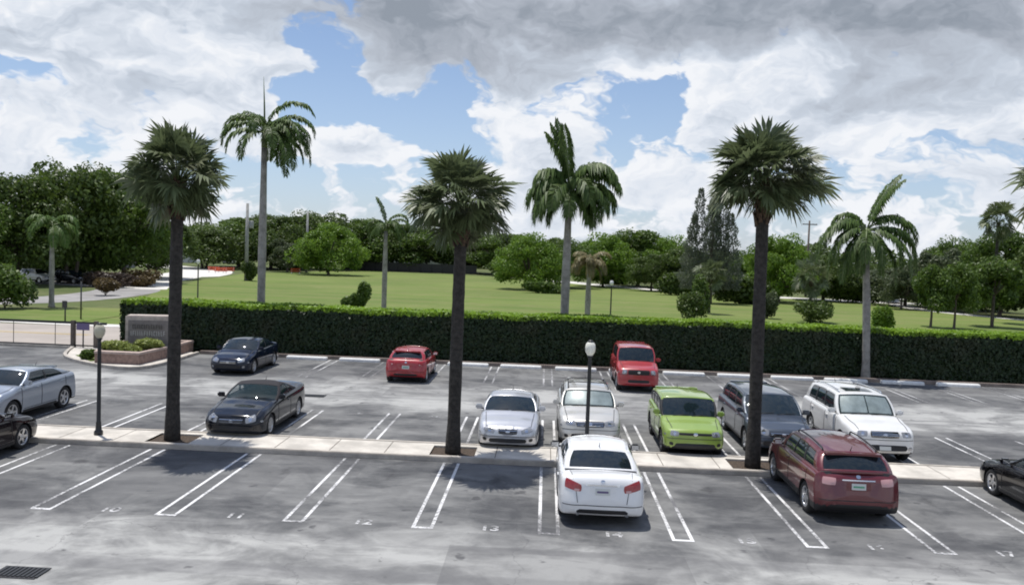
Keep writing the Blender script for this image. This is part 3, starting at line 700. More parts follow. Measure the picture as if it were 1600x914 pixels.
def std_fr(L, rng, n=12, up=40, bd=1.4): return [(i * 360 / n + rng.uniform(-12, 12), rng.uniform(-15, 1) + up * rng.random() * 1.2, L * rng.uniform(.85, 1.1), bd * rng.uniform(.85, 1.15)) for i in range(n)]
rg = random.Random(5)
x_, z_ = at(80, 350, 64.6)
feather_palm('young_palm', -39.3, 64.6, z_, .22, std_fr(2.6, rg, 13, 60, 1.5), 31, 'young feather palm with yellow green leaves on the grass island at the left', GS, 'pinnate_bright', .6, .6)
x_, z_ = at(600, 350, 62)
feather_palm('young_palm', at(600, 470, 62)[0], 62, z_, .22, [(160, 78, 2.3, .3), (20, 64, 2.4, 1.6), (5, 40, 2.5, 1.5), (170, 40, 2.0, 1.6), (175, 15, 2.0, 1.4), (40, 15, 2.1, 1.3), (200, -10, 1.9, 1.1), (320, 30, 2.1, 1.5), (10, 5, 2.3, 1.2), (250, 20, 1.8, 1.4), (90, 40, 2.0, 1.4), (350, -20, 2.0, .9)], 32, 'thin palm with few leaves and a pale trunk in the middle of the lawn', GS, 'pinnate', .5, .5, shaft=.5)
x_, z_ = at(920, 410, 60)
feather_palm('young_palm', at(918, 485, 60)[0], 60, z_, .23, std_fr(2.0, rg, 14, 60, 1.4), 33, 'short palm with pale dry leaves just right of the bushy feather palm', GS, 'pinnate_dry', .5, .6, shaft=.4)
def small_sabal(px, py, Y, rad, lab, seed, th=None):
    x, z = at(px, py, Y); sabal(x, Y, max(z, .8), rad, seed, lab, nl=60, low=-65, group='small fan palms at the far side of the lawn', name='fan_palm', r=.16)
small_sabal(1110, 432, 88, 1.9, 'small fan palm with pale crown under the grey pine like tree', 41)
small_sabal(1268, 438, 82, 2.2, 'small fan palm with hanging skirt between the median palm and the arching feather palm', 42)
small_sabal(1560, 350, 92, 2.6, 'fan palm rising above the trees at the right edge of the park', 43)

# ------------------------------------------------------------------ trees
PT = {}
def proto(key, *a, **k): PT[key] = tree_proto(*a, **k)
proto('dark_a', 101, wid=1.35, leafmat='leaf_dark', nclump=60, nleaf=380, leaf=.020, trunk_frac=.20)
proto('dark_b', 102, wid=1.25, leafmat='leaf_dark', nclump=58, nleaf=360, leaf=.020, trunk_frac=.18, multi=2)
proto('mid_a', 103, wid=1.25, leafmat='leaf_mid', nclump=56, nleaf=360, leaf=.022, trunk_frac=.14)
proto('mid_b', 104, wid=1.5, leafmat='leaf_mid', nclump=58, nleaf=360, leaf=.022, trunk_frac=.16, multi=2)
proto('bright', 105, wid=1.6, leafmat='leaf_bright', nclump=52, nleaf=380, leaf=.024, trunk_frac=.12)
proto('olive', 106, wid=1.3, leafmat='leaf_olive', nclump=34, nleaf=380, leaf=.024, trunk_frac=.2)
proto('small', 107, wid=1.0, leafmat='leaf_mid', nclump=24, nleaf=420, leaf=.032, trunk_frac=.34)
GT = 'trees round the park'
ti = [0]
def tree(px, top, Y, hw, key, label, group=GT, name='broadleaf_tree', cat='tree', dz=0):
    hw *= 1.14 if Y > 110 else 1.0; x, z = at(px, top, Y); wm = hw / F * Y; wid = {'dark_a': 1.35, 'dark_b': 1.25, 'mid_a': 1.25, 'mid_b': 1.5, 'bright': 1.6, 'olive': 1.3, 'small': 1.0}[key]
    ti[0] += 1
    place_tree(name, PT[key], x, Y, z, (wm * 2 / wid) / z * .98, ti[0] * 1.7, label, cat, group)
tree(28, 272, 92, 100, 'dark_a', 'huge dark green fig tree at the left edge of the picture')
tree(115, 250, 98, 105, 'dark_b', 'tallest fig tree, domed dark crown behind the young palm at the left')
tree(195, 268, 104, 95, 'mid_a', 'broad green tree just left of the first median palm')
tree(-60, 285, 86, 90, 'mid_b', 'spreading tree mostly beyond the left edge of the picture')
tree(60, 330, 112, 90, 'dark_a', 'lower dark tree filling the shade between the big fig trees')
tree(240, 335, 118, 70, 'dark_b', 'dark tree directly behind the trunk of the first median palm')
tree(150, 345, 120, 90, 'dark_b', 'dark tree deep in the grove behind the parked cars at the left')
tree(320, 352, 168, 62, 'dark_b', 'low dark tree behind the white construction path at the left')
tree(375, 340, 185, 70, 'mid_a', 'round tree behind the grey utility pole and green cabinet')
tree(425, 334, 178, 60, 'dark_a', 'dark round tree just right of the tallest feather palm trunk')
tree(500, 330, 192, 70, 'dark_b', 'highest dark tree behind the bright yellow green tree')
tree(560, 342, 200, 62, 'mid_a', 'green tree between the bright tree and the thin palm')
tree(615, 348, 205, 62, 'dark_a', 'dark tree behind the thin palm at the far edge of the lawn')
tree(668, 352, 205, 66, 'mid_b', 'wide tree behind the left half of the second median palm')
tree(735, 358, 210, 70, 'dark_b', 'dark tree behind the second median palm beyond the black fence')
tree(790, 365, 200, 60, 'mid_a', 'green tree between the second median palm and the bushy feather palm')
tree(515, 350, 158, 58, 'bright', 'bright yellow green spreading tree at the far edge of the lawn')
tree(450, 372, 165, 34, 'olive', 'small olive tree left of the bright yellow green tree')
tree(830, 366, 128, 58, 'bright', 'bright green bushy tree left of the pale palm trunk, branches low to the lawn')
tree(875, 372, 140, 55, 'mid_b', 'green bushy tree right behind the bushy feather palm')
tree(945, 366, 150, 55, 'bright', 'bright green tree right of the bushy feather palm crown')
tree(1000, 360, 158, 62, 'mid_a', 'round green tree above the white path right of the feather palm')
tree(1048, 370, 152, 48, 'bright', 'bright green tree just left of the grey pine like tree')
tree(1020, 396, 140, 34, 'dark_a', 'small dark round tree beside the white path')
tree(1075, 385, 138, 44, 'dark_b', 'dark tree at the left foot of the grey pine like tree')
tree(1168, 392, 128, 44, 'mid_b', 'low green tree left of the third median palm trunk')
tree(1222, 368, 118, 58, 'bright', 'bright green tree right of the third median palm trunk')
tree(1290, 398, 128, 56, 'dark_a', 'dark tree behind the left half of the arching feather palm')
tree(1365, 408, 140, 60, 'dark_b', 'dark low tree behind the right half of the arching feather palm')
tree(1418, 412, 120, 56, 'olive', 'dull olive tree right of the arching feather palm')
tree(1475, 385, 112, 50, 'olive', 'olive green tree with open crown behind the three small trees')
tree(1500, 372, 118, 62, 'mid_b', 'broad green tree left of the fan palm at the right')
tree(1570, 362, 104, 66, 'mid_a', 'large green tree under the fan palm at the right edge')
tree(1640, 372, 98, 70, 'dark_b', 'dark tree mostly beyond the right edge of the picture')
tree(1700, 350, 110, 80, 'dark_a', 'large dark tree beyond the right edge of the picture')
G3 = 'small trees by the curved path'
tree(1460, 412, 81, 33, 'small', 'left one of three small trees by the curved path at the right', G3, 'small_tree')
tree(1497, 410, 80, 33, 'small', 'middle one of three small trees by the curved path at the right', G3, 'small_tree')
tree(1557, 398, 84, 44, 'small', 'right and largest of three small trees by the curved path', G3, 'small_tree')
tree(1412, 415, 112, 34, 'olive', 'small olive tree with bare trunk beside the bend of the curved path', G3, 'small_tree')

def casuarina(px, top, Y, hw, label):
    x, H_ = at(px, top, Y); rng = np.random.default_rng(9); t = empty('pine_tree', (x, Y, 0)); tag(t, label, 'tree', GT)
    rw = hw / F * Y; tb = MB(); V = []
    tb.tube([(0, 0, 0), (0, 0, H_ * .5), (.1, 0, H_ * .92)], [.28, .18, .03], 8)
    spires = [(0, 0, 1.0, .9), (-rw * .55, .5, 1.04, .55), (-rw * .1, -.6, .93, .6), (rw * .38, .3, .98, .7), (rw * .7, -.3, .82, .6), (-rw * .8, 0, .80, .5), (rw * .15, .8, 1.0, .5)]
    for (sx, sy, hh, w_) in spires:
        hh *= H_; n = 3000; q = rng.uniform(0, 1, n); z = H_ * .12 + q * (hh - H_ * .12); rad = rw * .62 * w_ * (1 - q) ** .6 * np.minimum(1, .45 + q * 4) + .10
        a = rng.uniform(0, 2 * math.pi, n); rr = rad * rng.uniform(.2, 1, n) ** .5 * (1 + .25 * np.sin(z * 3.2 + sx))
        p = np.stack([sx * (1 - .25 * q) + np.cos(a) * rr, sy + np.sin(a) * rr, z], 1)
        d = np.stack([np.cos(a) * .8, np.sin(a) * .8, np.full(n, .9)], 1)
        ln = rng.uniform(.22, .42, n)[:, None]; d += rng.normal(0, .3, d.shape); d /= np.linalg.norm(d, axis=1)[:, None]
        s = np.cross(d, rng.normal(0, 1, (n, 3))); s /= np.linalg.norm(s, axis=1)[:, None]
        v = np.empty((n, 4, 3)); v[:, 0] = p; v[:, 1] = p + d * ln * .5 - s * .055; v[:, 2] = p + d * ln; v[:, 3] = p + d * ln * .5 + s * .055
        V.append(v.reshape(-1, 3))
        tb.tube([(sx * .2, sy * .2, H_ * .25), (sx, sy, hh * .55), (sx * .8, sy, hh * .9)], [.10, .06, .02], 6)
    tb.build('trunk', M['bark'], t); link('crown', quads_mesh('crown', np.concatenate(V), [M['leaf_pine']]), t)
casuarina(1117, 303, 108, 47, 'tall grey green pine like tree with feathery spires left of the third median palm')

# distant band of woodland closing the horizon
def far_band():
    rng = np.random.default_rng(77); n = 90000; x = rng.uniform(-330, 330, n)
    top = 8.5 + 1.8 * np.sin(x * .09) + 1.3 * np.sin(x * .23 + 2) + .9 * np.sin(x * .61)
    z = rng.uniform(0, 1, n) ** .7 * top; y = 262 + rng.uniform(-7, 7, n) + .02 * np.abs(x)
    p = np.stack([x, y, z], 1); V = leaf_cloud(rng, p, np.tile([0, -.6, .5], (n, 1)), .62)
    tag(link('treeline', quads_mesh('treeline', V, [M['leaf_dark']])), 'distant dark band of woodland closing the horizon', 'treeline', kind='stuff')
far_band()

# bushes
def bush(px, py, Y, w_, h_, matk, label, seed, name='bush', group='bushes on the lawn', clumps=9, lf=.10, d_=None, x=None, z=0.0, cat='bush'):
    rng = np.random.default_rng(seed); xx = x if x is not None else at(px, py, Y)[0]; V = []; d_ = d_ or w_
    for i in range(clumps):
        a = rng.uniform(0, 6.28); q = rng.uniform(0, .62); c = (math.cos(a) * q * w_ / 2, math.sin(a) * q * d_ / 2, h_ * rng.uniform(.28, .72))
        r_ = (w_ * .27, d_ * .27, h_ * .32); p, d = ellipsoid_pts(rng, c, r_, 420, .5); p[:, 2] = np.maximum(p[:, 2], .03); V.append(leaf_cloud(rng, p, d, lf))
    core = MB()
    for k in range(5):
        a = k * 1.26; core.tube([(0, 0, 0), (math.cos(a) * w_ * .12, math.sin(a) * d_ * .12, h_ * .35), (math.cos(a) * w_ * .25, math.sin(a) * d_ * .25, h_ * .6)], [.03, .02, .01], 5, 1)
    o = link(name, quads_mesh(name, np.concatenate(V), [M[matk], M['bark']], core)); o.location = (xx, Y, z); return tag(o, label, cat, group)
bush(548, 470, 76, 1.6, 1.5, 'leaf_mid', 'low bush on the lawn left of its taller neighbour', 1, lf=.12)
bush(566, 470, 76, 1.5, 2.6, 'leaf_mid', 'upright bush on the lawn just left of the thin palm', 2, lf=.12)
bush(1084, 480, 76, 3.2, 2.9, 'leaf_dark', 'round dark green bush on the lawn left of the third median palm', 3, lf=.13)
bush(1098, 450, 80, 2.3, 4.3, 'leaf_mid', 'taller leafy bush rising behind the round dark bush', 33, lf=.13)
bush(1378, 495, 62, 1.8, 2.7, 'leaf_bright', 'pale green bush behind the hedge beside the arching feather palm', 4, lf=.11)
bush(1272, 480, 80, 4.2, 2.2, 'leaf_dark', 'dark wide bush at the foot of the small fan palm', 5, lf=.13)
bush(1200, 480, 84, 2.0, 2.6, 'leaf_olive', 'thin olive bush half hidden by the third median palm trunk', 6, lf=.12)
bush(905, 485, 53, 4.2, 1.9, 'leaf_dark', 'low dark shrubs at the feet of the two palms behind the hedge', 7, lf=.1, d_=1.6)
bush(850, 430, 118, 6, 1.6, 'leaf_mid', 'low shrub row under the bright bushy tree', 8, lf=.2, d_=2)
bush(165, 455, 80, 2.6, 1.7, 'leaf_rust', 'round rust coloured shrub on the grass at the left', 9, lf=.12)
bush(182, 430, 93, 8.0, 1.8, 'leaf_purple', 'long purple and brown shrub bed by the path at the left', 10, lf=.16, d_=3)
bush(215, 430, 97, 6.5, 2.0, 'leaf_rust', 'rusty brown shrub bed beside the purple one', 11, lf=.16, d_=3)
bush(390, 425, 122, 2.3, 2.9, 'leaf_dark', 'clipped square green bush at the foot of the grey utility pole', 12, lf=.14, clumps=14)
bush(8, 440, 62, 4.0, 3.4, 'leaf_mid', 'leafy bush at the left edge beside the driveway', 13, lf=.16)
for k, (px, Y, w_, lab) in enumerate([(1170, 110, 7, 'dark undergrowth left of the third median palm trunk at the lawn edge'), (1330, 125, 9, 'dark undergrowth behind the arching feather palm'), (1450, 128, 9, 'dark undergrowth behind the three small trees'), (1540, 112, 9, 'dark undergrowth at the right edge beyond the path'),
        (1070, 128, 7, 'dark undergrowth below the grey pine like tree'), (960, 165, 9, 'dark undergrowth beyond the white path in the middle'), (800, 170, 9, 'dark undergrowth left of the bright bushy tree'), (450, 175, 8, 'dark undergrowth beside the tallest feather palm trunk'), (90, 118, 12, 'dark undergrowth in the shade behind the left grove'), (10, 112, 12, 'dark undergrowth at the far left behind the parked cars')]):
    bush(px, 430, Y, w_ * 1.4, 3.6, 'leaf_dark', lab, 50 + k, group='undergrowth below the far trees', lf=.28, d_=3, clumps=14)

# ------------------------------------------------------------------ street furniture
def lot_lamp(x, y, label, h=2.85, tint='globe', z=.13):
    t = empty('lamp_post', (x, y, z)); tag(t, label, 'lamp post', 'short black lamp posts with pale globes')
    MB().lathe([(.0, 0), (.12, 0), (.12, .10), (.085, .14), (.07, .32), (.075, .34), (.058, .38), (.05, h - .2), (.06, h - .17), (.045, h - .12), (.05, h - .05), (.09, h), (.0, h)], 12).build('post', M['black_metal'], t)
    g = MB().lathe([(.05, 0), (.085, .03), (.135, .12), (.15, .22), (.13, .33), (.07, .40), (0, .42)], 14).build('globe', M[tint], t); g.location = (0, 0, h)
    MB().lathe([(.0, .45), (.05, .445), (.085, .40), (.08, .385), (0, .40)], 12).build('cap', M['black_metal'], t).location = (0, 0, h)
lot_lamp(-12.56, 22.95, 'black lamp post with dull yellowed globe in the median left of the first palm', 2.75, 'globe_dull')
lot_lamp(1.30, 23.1, 'black lamp post with bright globe in the median behind the white sedan', 2.80)
for (px, Y, top, lab) in [(310, 70, 405, 'black park lamp with white shade on the lawn behind the monument sign'), (956, 66, 438, 'black park lamp with white shade on the lawn right of the short palm')]:
    x, z = at(px, top, Y); lot_lamp(x, Y, lab, z - .42, 'white', 0)

def utility_pole(px, top, Y, r, label, arms=0, m_='grey_pole', box=False):
    x, z = at(px, top, Y); t = empty('utility_pole', (x, Y, 0)); tag(t, label, 'utility pole', 'utility poles beyond the park')
    MB().tube([(0, 0, 0), (0, 0, z)], [r, r * .65], 10).build('pole', M[m_], t)
    for k in range(arms):
        MB().box(-1.2, 1.2, -.14 - r, -r * .7, z - .7 - k * .9, z - .55 - k * .9, 0, .01).build('crossarm', M['wood_pole'], t)
        for s in (-1.05, -.5, .5, 1.05): MB().lathe([(.05, 0), (.07, .08), (.04, .16), (0, .18)], 8, 0, 'z', (s, -.12 - r, z - .55 - k * .9)).build('insulator', M['white'], t)
    if box: MB().lathe([(0, 0), (.32, 0), (.34, .1), (.34, 1.0), (.25, 1.1), (0, 1.12)], 12, 0, 'z', (.62, 0, z * .68)).build('transformer', M['grey_pole'], t)
utility_pole(387, 318, 122, .32, 'thick grey concrete utility pole just left of the tallest feather palm', box=True)
utility_pole(481, 330, 168, .30, 'slender pale utility pole in front of the highest dark tree')
utility_pole(1265, 345, 140, .22, 'dark wooden utility pole with crossarm right of the third median palm', 1, 'wood_pole')
# thin sign posts on the corner verge
def sign_post(px, top, Y, w_, h_, colr, label, name='sign_post', back=False):
    x, z = at(px, top, Y); t = empty(name, (x, Y, 0)); tag(t, label, 'sign', 'small signs on posts near the entrance')
    MB().tube([(0, 0, 0), (0, 0, z)], [.05, .05], 8).build('post', M['black_metal'], t)
    if w_: MB().box(-w_ / 2, w_ / 2, -.075, -.052, z - h_, z, 0, .008).build('sign_panel', colr, t)
sign_post(127, 440, 56, .0, 0, None, 'tall thin dark post on the grass island behind the gate')
sign_post(102, 470, 54, .35, .45, M['black_metal'], 'short post with small dark sign left of the tall thin post')

# metal fence and gate along the road at the left
def fence():
    t = empty('metal_fence', (-22.4, 41.6, 0)); tag(t, 'low dark metal rail fence along the road at the left', 'fence')
    def rail(z0, z1, name): MB().box(-60, 0, -.04, .04, z0, z1, 0, .01).build(name, M['black_metal'], t)
    rail(1.24, 1.36, 'rail'); rail(.10, .17, 'rail')
    mb = MB()
    for i in range(0, 28): mb.box(-60 + i * 2.2 + .09, -60 + i * 2.2 + .115, -.012, .012, .17, 1.24)
    mb.build('uprights', M['black_metal'], t)
    for x in (-1.75, -.55, -12, -22, -32, -42, -52): MB().box(x - .10 if x > -3 else x - .05, x + .10 if x > -3 else x + .05, -.1, .1, 0, 1.42, 0, .02).build('fence_post', M['wood_pole'], t)
fence()
t = empty('entrance_sign', (-23.55, 41.45, 0)); tag(t, 'small dull purple sign hung on the fence beside the entrance post', 'sign', 'small signs on posts near the entrance')
MB().box(-.34, .34, -.03, 0, .95, 1.30, 0, .01).build('sign_panel', M['purple'], t); MB().box(-.03, .03, 0, .03, 0, 1.25, 0).build('post', M['black_metal'], t)

# planter with the stone monument sign
def planter():
    t = empty('brick_planter', (0, 0, 0)); tag(t, 'low brick planter wall round the stone monument sign', 'planter')
    poly = [(-20.2, 36.5), (-18.15, 36.5), (-18.0, 39.2), (-18.0, 41.9), (-20.9, 41.9), (-21.2, 39.2)]
    n = len(poly); mb = MB(); cap = MB(); c = Vector((sum(p[0] for p in poly) / n, sum(p[1] for p in poly) / n))
    for i in range(n):
        a, b = Vector(poly[i]), Vector(poly[(i + 1) % n]); ai = a + (c - a) * .13; bi = b + (c - b) * .13
        for (m2, z0, z1, g) in ((mb, .0, .50, 0), (cap, .503, .60, .03)):
            A, B_, Ai, Bi = a - (c - a) * g * .4, b - (c - b) * g * .4, ai + (c - a) * g * .4, bi + (c - b) * g * .4
            m2.quad((A.x, A.y, z0), (B_.x, B_.y, z0), (B_.x, B_.y, z1), (A.x, A.y, z1)); m2.quad((A.x, A.y, z1), (B_.x, B_.y, z1), (Bi.x, Bi.y, z1), (Ai.x, Ai.y, z1)); m2.quad((Ai.x, Ai.y, z1), (Bi.x, Bi.y, z1), (Bi.x, Bi.y, z0), (Ai.x, Ai.y, z0))
    mb.build('wall', M['brick'], t); cap.build('coping', M['brickcap'], t)
    MB().add([(c.x + (p[0] - c.x) * .9, c.y + (p[1] - c.y) * .9, .42) for p in poly], [tuple(range(n))], 0, False).build('soil', M['mulch'], t)
planter()
bush(0, 0, 37.6, 2.2, .62, 'leaf_yellow', 'low yellow green plants in the front of the brick planter', 61, 'planter_plants', 'plants in the brick planter', 9, .07, 1.3, x=-19.6, z=.42, cat='plant')
bush(0, 0, 38.6, 1.3, .60, 'leaf_yellow', 'yellow green plants at the right end of the brick planter', 62, 'planter_plants', 'plants in the brick planter', 8, .07, 1.2, x=-18.75, z=.42, cat='plant')
bush(0, 0, 37.6, .8, .5, 'leaf_mid', 'small dark green plant on the verge left of the brick planter', 63, 'planter_plants', 'plants in the brick planter', 6, .06, .8, x=-21.0, z=.05, cat='plant')
def monument():
    t = empty('monument_sign', (-19.1, 39.5, .42), R(12)); tag(t, 'grey stone monument sign with two lines of worn raised lettering', 'sign')
    mb = MB(); W2, D2, H_ = 1.05, .42, 1.62
    mb.box(-W2, W2, -D2, D2, 0, H_, 0, .05); mb.build('stone_block', M['stone'], t)
    MB().box(-W2 + .14, W2 - .06, -D2 - .012, -D2 + .1, .12, H_ - .22, 0, .01).build('inset_panel', M['stone_dark'], t)
    rng = random.Random(4); mb = MB(); mb2 = MB()
    def strokes(m_, z0, h_, x0, x1):
        x = x0
        while x < x1:
            g = rng.uniform(.07, .12); k = rng.randint(0, 3); y0_, y1_ = -D2 - .035, -D2 - .013
            m_.box(x, x + .025, y0_, y1_, z0, z0 + h_)
            if k in (0, 1): m_.box(x + .026, x + g - .03, y0_, y1_, z0 + h_ - .03, z0 + h_)
            if k in (1, 2): m_.box(x + .026, x + g - .03, y0_, y1_, z0 + h_ * .42, z0 + h_ * .42 + .028)
            if k in (0, 2, 3): m_.box(x + .026, x + g - .03, y0_, y1_, z0, z0 + .028)
            x += g + .015
    strokes(mb2, 1.0, .20, -.70, .62); strokes(mb, .66, .22, -.78, .75)
    mb2.build('lettering', M['letters_dark'], t); mb.build('lettering', M['letters'], t)
monument()

# road works and things beyond the lawn
def barrier(px, py, Y, label, i):
    x = at(px, py, Y)[0]; t = empty('road_barrier', (x, Y, 0), .3 * i); tag(t, label, 'road barrier', 'orange and white road works barriers')
    for z in (.35, .75): MB().box(-1.1, 1.1, -.04, .04, z, z + .26, 0, .02).build('board', M['orange'], t)
    for s in (-.9, .9): MB().box(s - .05, s + .05, -.3, .3, 0, .06).box(s - .04, s + .04, -.035, .035, .06, 1.05).build('leg', M['white'], t)
for i, (px, Y, lab) in enumerate([(334, 150, 'orange road works barrier, leftmost of three by the white path'), (345, 146, 'orange road works barrier in the middle of the three by the white path'), (357, 149, 'orange road works barrier, rightmost of three by the white path'), (462, 158, 'orange barrier standing alone right of the tallest feather palm')]): barrier(px, 420, Y, lab, i)
def black_fence():
    xa, xb, Y = at(535, 410, 196)[0], at(745, 410, 196)[0], 196; L = xb - xa; t = empty('screened_fence', (xa, Y, 0)); tag(t, 'long black screened fence at the far edge of the lawn', 'fence')
    MB().box(0, L, -.02, .02, .1, 2.1).build('screen', M['plastic'], t)
    for i in range(13): MB().tube([(i * L / 12, -.08, 0), (i * L / 12, -.08, 2.25)], [.05, .05], 6).build('fence_post', M['black_metal'], t)
black_fence()
def pale_building(px, Y, wd, hg, label, dp=8):
    x = at(px, 400, Y)[0]; t = empty('pale_building', (x, Y, 0)); tag(t, label, 'building', 'pale buildings far beyond the park')
    MB().box(-wd / 2, wd / 2, 0, dp, 0, hg).build('wall', M['wall_pale'], t); MB().box(-wd / 2 - .4, wd / 2 + .4, -.4, dp + .4, hg + .003, hg + .35).build('roof', M['stopwhite'], t)
    n = max(2, int(wd / 4))
    for i in range(n):
        c = -wd / 2 + (i + .5) * wd / n; w_ = empty('window', (c, -.0, hg * .38), 0, t); 
        MB().box(-.85, .85, -.06, -.003, 0, 1.3).build('frame', M['white'], w_); MB().box(-.75, .75, -.075, -.062, .1, 1.2).build('pane', M['dark_window'], w_)
pale_building(645, 222, 20, 4.6, 'low pale building with flat roof behind the black fence')
pale_building(250, 205, 14, 4.2, 'low pale building behind the first median palm trunk')
pale_building(1640, 150, 16, 5.0, 'pale building hidden by the trees at the right')
pale_building(70, 150, 26, 3.6, 'low pale building glimpsed under the fig trees at the left')

# ------------------------------------------------------------------ cars
def hermite(xs, ys, x):
    n = len(xs); d = [(ys[i + 1] - ys[i]) / (xs[i + 1] - xs[i]) for i in range(n - 1)]; mm = [d[0]] + [0 if d[i - 1] * d[i] <= 0 else 2 * d[i - 1] * d[i] / (d[i - 1] + d[i]) for i in range(1, n - 1)] + [d[-1]]
    x = min(max(x, xs[0]), xs[-1]); i = 0
    while i < n - 2 and x > xs[i + 1]: i += 1
    h = xs[i + 1] - xs[i]; t = (x - xs[i]) / h
    return (2 * t ** 3 - 3 * t * t + 1) * ys[i] + (t ** 3 - 2 * t * t + t) * h * mm[i] + (-2 * t ** 3 + 3 * t * t) * ys[i + 1] + (t ** 3 - t * t) * h * mm[i + 1]
def chaikin(p, it=2):
    for _ in range(it):
        q = [p[0]]
        for a, b in zip(p[:-1], p[1:]):
            q += [tuple(a[k] * .75 + b[k] * .25 for k in range(len(a))), tuple(a[k] * .25 + b[k] * .75 for k in range(len(a)))]
        q.append(p[-1]); p = q
    return p
WHEELS = {}
def wheel_meshes(r, dark=False, spokes=5):
    key = (round(r, 3), dark, spokes)
    if key in WHEELS: return WHEELS[key]
    wd = .215; rr = r * .66
    ty = MB().lathe([(rr, -wd / 2 + .015), (rr + .02, -wd / 2), (r - .03, -wd / 2 + .004), (r, -wd / 2 + .03), (r, wd / 2 - .03), (r - .03, wd / 2 - .004), (rr + .02, wd / 2), (rr, wd / 2 - .015)], 28, 0, 'y')
    # tread blocks as shallow grooves
    for k in range(28):
        a = 2 * math.pi * k / 28; 
    rim = MB().lathe([(rr + .004, -wd / 2 + .01), (rr - .012, -wd / 2 + .006), (rr - .03, -wd / 2 + .03), (rr - .035, wd / 2 - .02), (rr + .004, wd / 2 - .012)], 28, 0, 'y')
    rim.lathe([(0, -wd / 2 + .028), (.035, -wd / 2 + .028), (.05, -wd / 2 + .045), (.05, 0)], 12, 0, 'y'); rim.lathe([(0, .02), (rr - .03, .02)], 20, 1, 'y')
    for k in range(spokes):
        a = 2 * math.pi * k / spokes; ca, sa = math.cos(a), math.sin(a)
        def pt(u, v, y): return (ca * u - sa * v, y, sa * u + ca * v)
        r0, r1 = .03, rr - .012; y0 = -wd / 2 + .032; y1 = -wd / 2 + .016; dd = .04; w0, w1 = .042, .034
        vs = [pt(r0, -w0, y0), pt(r1, -w1, y1), pt(r1, w1, y1), pt(r0, w0, y0), pt(r0, -w0, y0 + dd), pt(r1, -w1, y1 + dd), pt(r1, w1, y1 + dd), pt(r0, w0, y0 + dd)]
        rim.add(vs, [(0, 1, 2, 3), (0, 4, 5, 1), (3, 2, 6, 7), (4, 7, 6, 5)], 0, False)
    WHEELS[key] = (ty.mesh('tyre', [M['tyre']]), rim.mesh('rim', [M['rim_dark'] if dark else M['rim'], M['plastic']])); return WHEELS[key]

